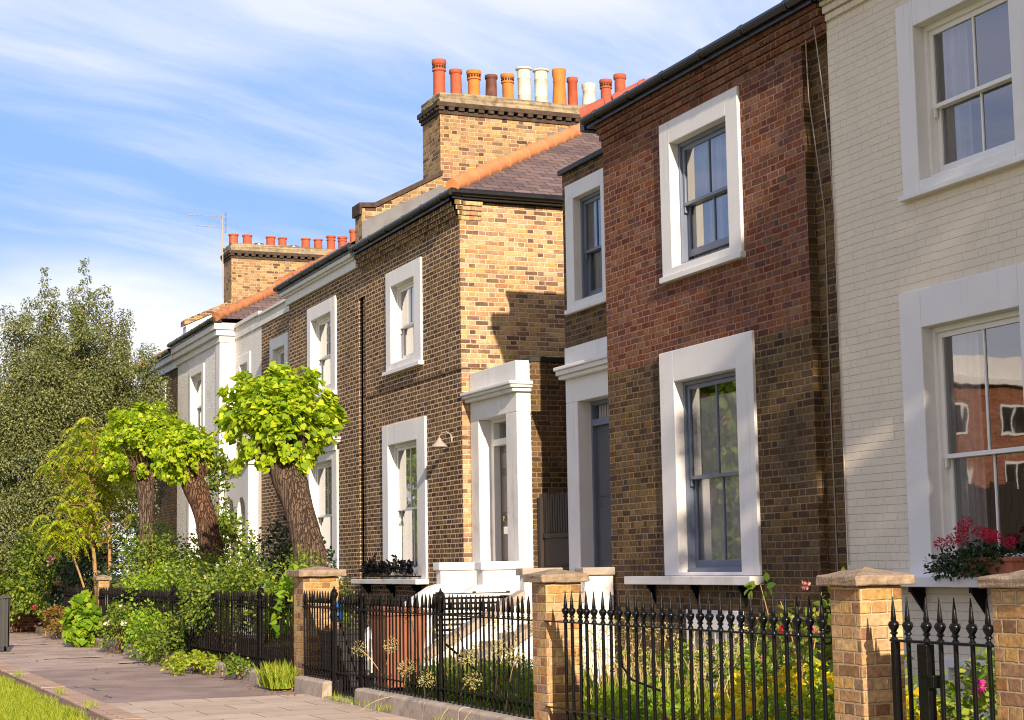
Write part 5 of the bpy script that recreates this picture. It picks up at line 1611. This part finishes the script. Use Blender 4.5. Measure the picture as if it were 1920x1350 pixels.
rose('tall thin rose with a bright red bloom beside the gate pier', (6.25, 9.45, .05), [(6.15, 9.25, 1.30), (6.2, 9.6, 1.15), (6.1, 9.32, 1.42), (6.3, 9.1, 1.0)], [((6.10, 9.33, 1.31), .042, 'petal_red'), ((6.2, 9.35, 1.12), .03, 'petal_pink')], 120)
rose('rose with peach buds and bronze leaves in the middle of the ornate railing', (6.6, 10.7, .05), [(6.5, 10.95, 1.33), (6.45, 10.6, 1.22), (6.6, 10.3, 1.28), (6.4, 10.2, 1.05)], [((6.46, 10.6, 1.02), .03, 'petal_red'), ((6.4, 10.1, 1.02), .032, 'petal_pink'), ((6.5, 10.35, 1.33), .03, 'petal_pink')], 120)
rose('rose with a deep pink bloom and coral flower spike behind the glossy gate', (6.6, 8.35, .05), [(6.45, 8.25, .95), (6.4, 8.0, 1.08), (6.6, 8.5, .9), (6.5, 7.9, .8)], [((6.35, 8.28, .76), .04, 'petal_magenta'), ((6.4, 7.98, 1.04), .035, 'petal_pink')], 120)
bush('shrub', 'green shrub in the cream house garden behind the glossy gate', 'shrub', (7.6, 9.6, .40), (.5, .7, .45), 1500, .06, 'hedge_leaf', stems=5)

for k, (x, yv, w) in enumerate(((5.66, 17.0, .5), (5.68, 15.2, .4), (3.08, 21.5, .7), (3.06, 25.5, .6), (3.07, 19.2, .5), (5.62, 33.9, .6))):
    grass_tuft('weed_tuft', ('weeds in the joint below the long plinth', 'weeds on the flags at the near end of the long plinth', 'weeds between lawn and edging beside the tarmac patch', 'weeds between lawn and edging farther up the path', 'weeds between lawn and edging beside the flags', 'weeds at the plinth near the bright green plant')[k], 'plant', (x - .06, x + .06, yv, yv + w), 60, .09, 'grass_leaf', group=G2)
# lawn and fallen leaves
n = 42000
P = np.stack([R.uniform(.9, 2.93, n), R.uniform(16.8, 31, n), np.full(n, -.03)], 1)
P[:, 0] += .05 * np.sin(P[:, 1] * 3)
T = rdir(n) * .55; T[:, 2] = 1
tag(leaves('grass', P, T, rdir(n), R.uniform(.045, .10, n), 'blade', 'grass_leaf'), 'sunlit lawn grass along the path edging', 'grass', None, 'stuff')
n = 420
yv = 20 + 25 * R.rand(n)
P = np.stack([5.72 - np.abs(R.normal(0, .16, n)) - .25 * (R.rand(n) < .12) * R.rand(n), yv, np.full(n, .02)], 1)
T = rdir(n); T[:, 2] *= .1
tag(leaves('fallen_leaves', P, T, np.tile([0, 0, 1.], (n, 1)) + .3 * rdir(n), R.uniform(.03, .07, n), 'oval', 'dead_leaf'), 'brown fallen leaves gathered along the plinth', 'leaves', None, 'stuff')


# ------------------------------------------------------------------ the rest of the street: trees and flats that shade or are mirrored in the panes
def street_tree(label, c, width, z0, z1, n, leaf, mat='dark_leaf', per=60, cr=.5, group=None):
    t = thing('street_tree', label, 'tree', (c[0], c[1], 0), group)
    b = MB(); limb(b, [(c[0], c[1], 0), (c[0] + .1, c[1], z0), (c[0], c[1], z1 * .85)], [.28, .22, .05], 10)
    b.build('trunk', 'bark', t, smooth=True)
    cs = []
    while len(cs) < n // per:
        z = z0 + (z1 - z0) * R.rand()
        a_ = R.uniform(0, 2 * math.pi); q = math.sqrt(R.rand()) * width(z)
        cs.append((c[0] + q * math.cos(a_), c[1] + q * math.sin(a_), z))
    P, D = clumps(cs, per, cr)
    foliage('crown', P, D, leaf, 'oval', mat, t, .3, .5)
    return t


street_tree('tall dense evergreen standing in a front garden behind the viewpoint', (8.55, -4.0), lambda z: 2.15 if z < 12.3 else max(1.66 - .08 * (z - 13.0), 2.15 - .62 * (z - 12.3)), 2.2, 17.4, 40000, .30, cr=.30)
for k, (x, yy) in enumerate(((-11, 55), (-8, 49), (-14, 61), (-10, 80), (-12, 95))):
    street_tree('leafy tree on the far side of the green, mirrored in the window panes', (x, yy), lambda z: 3.5 * math.sqrt(max(.05, 1 - ((z - 5.2) / 4) ** 2)), 1.5, 9, 2400, .42, 'hedge_leaf', 60, .6, 'trees across the green')
fb_ = thing('apartment_block', 'red brick flats with white roof storey across the green, mirrored in panes', 'flats', (-38, 66, 0))
MB().box(-62, -16, 66, 80, 0, 9.6).build('wall', 'flats_brick', fb_)
MB().box(-62, -15.6, 65.6, 80, 9.61, 9.9).build('roof_edge', 'white_paint', fb_)
MB().box(-60, -18, 67, 79, 9.91, 11.1).build('roof_storey', 'white_paint', fb_)
wm = MB(); gm = MB()
for f_ in range(3):
    for k in range(12):
        x = -60.0 + k * 3.6
        wm.box(x, x + 1.7, 65.93, 65.98, 1.8 + f_ * 2.7, 3.3 + f_ * 2.7)
        gm.box(x + .12, x + .78, 65.90, 65.928, 1.92 + f_ * 2.7, 3.18 + f_ * 2.7); gm.box(x + .92, x + 1.58, 65.90, 65.928, 1.92 + f_ * 2.7, 3.18 + f_ * 2.7)
wm.build('window_frames', 'white_paint', fb_); gm.build('window_panes', 'room_dark', fb_)
bf = thing('board_fence', 'dark board fence in front of the flats across the green', 'fence', (-36, 60, 0))
b = MB()
for k in range(120):
    b.box(-56 + k * .35, -56 + k * .35 + .33, 60, 60.05, 0, 4.6 + random.uniform(-.15, .15))
b.build('boards', 'dark_timber', bf)
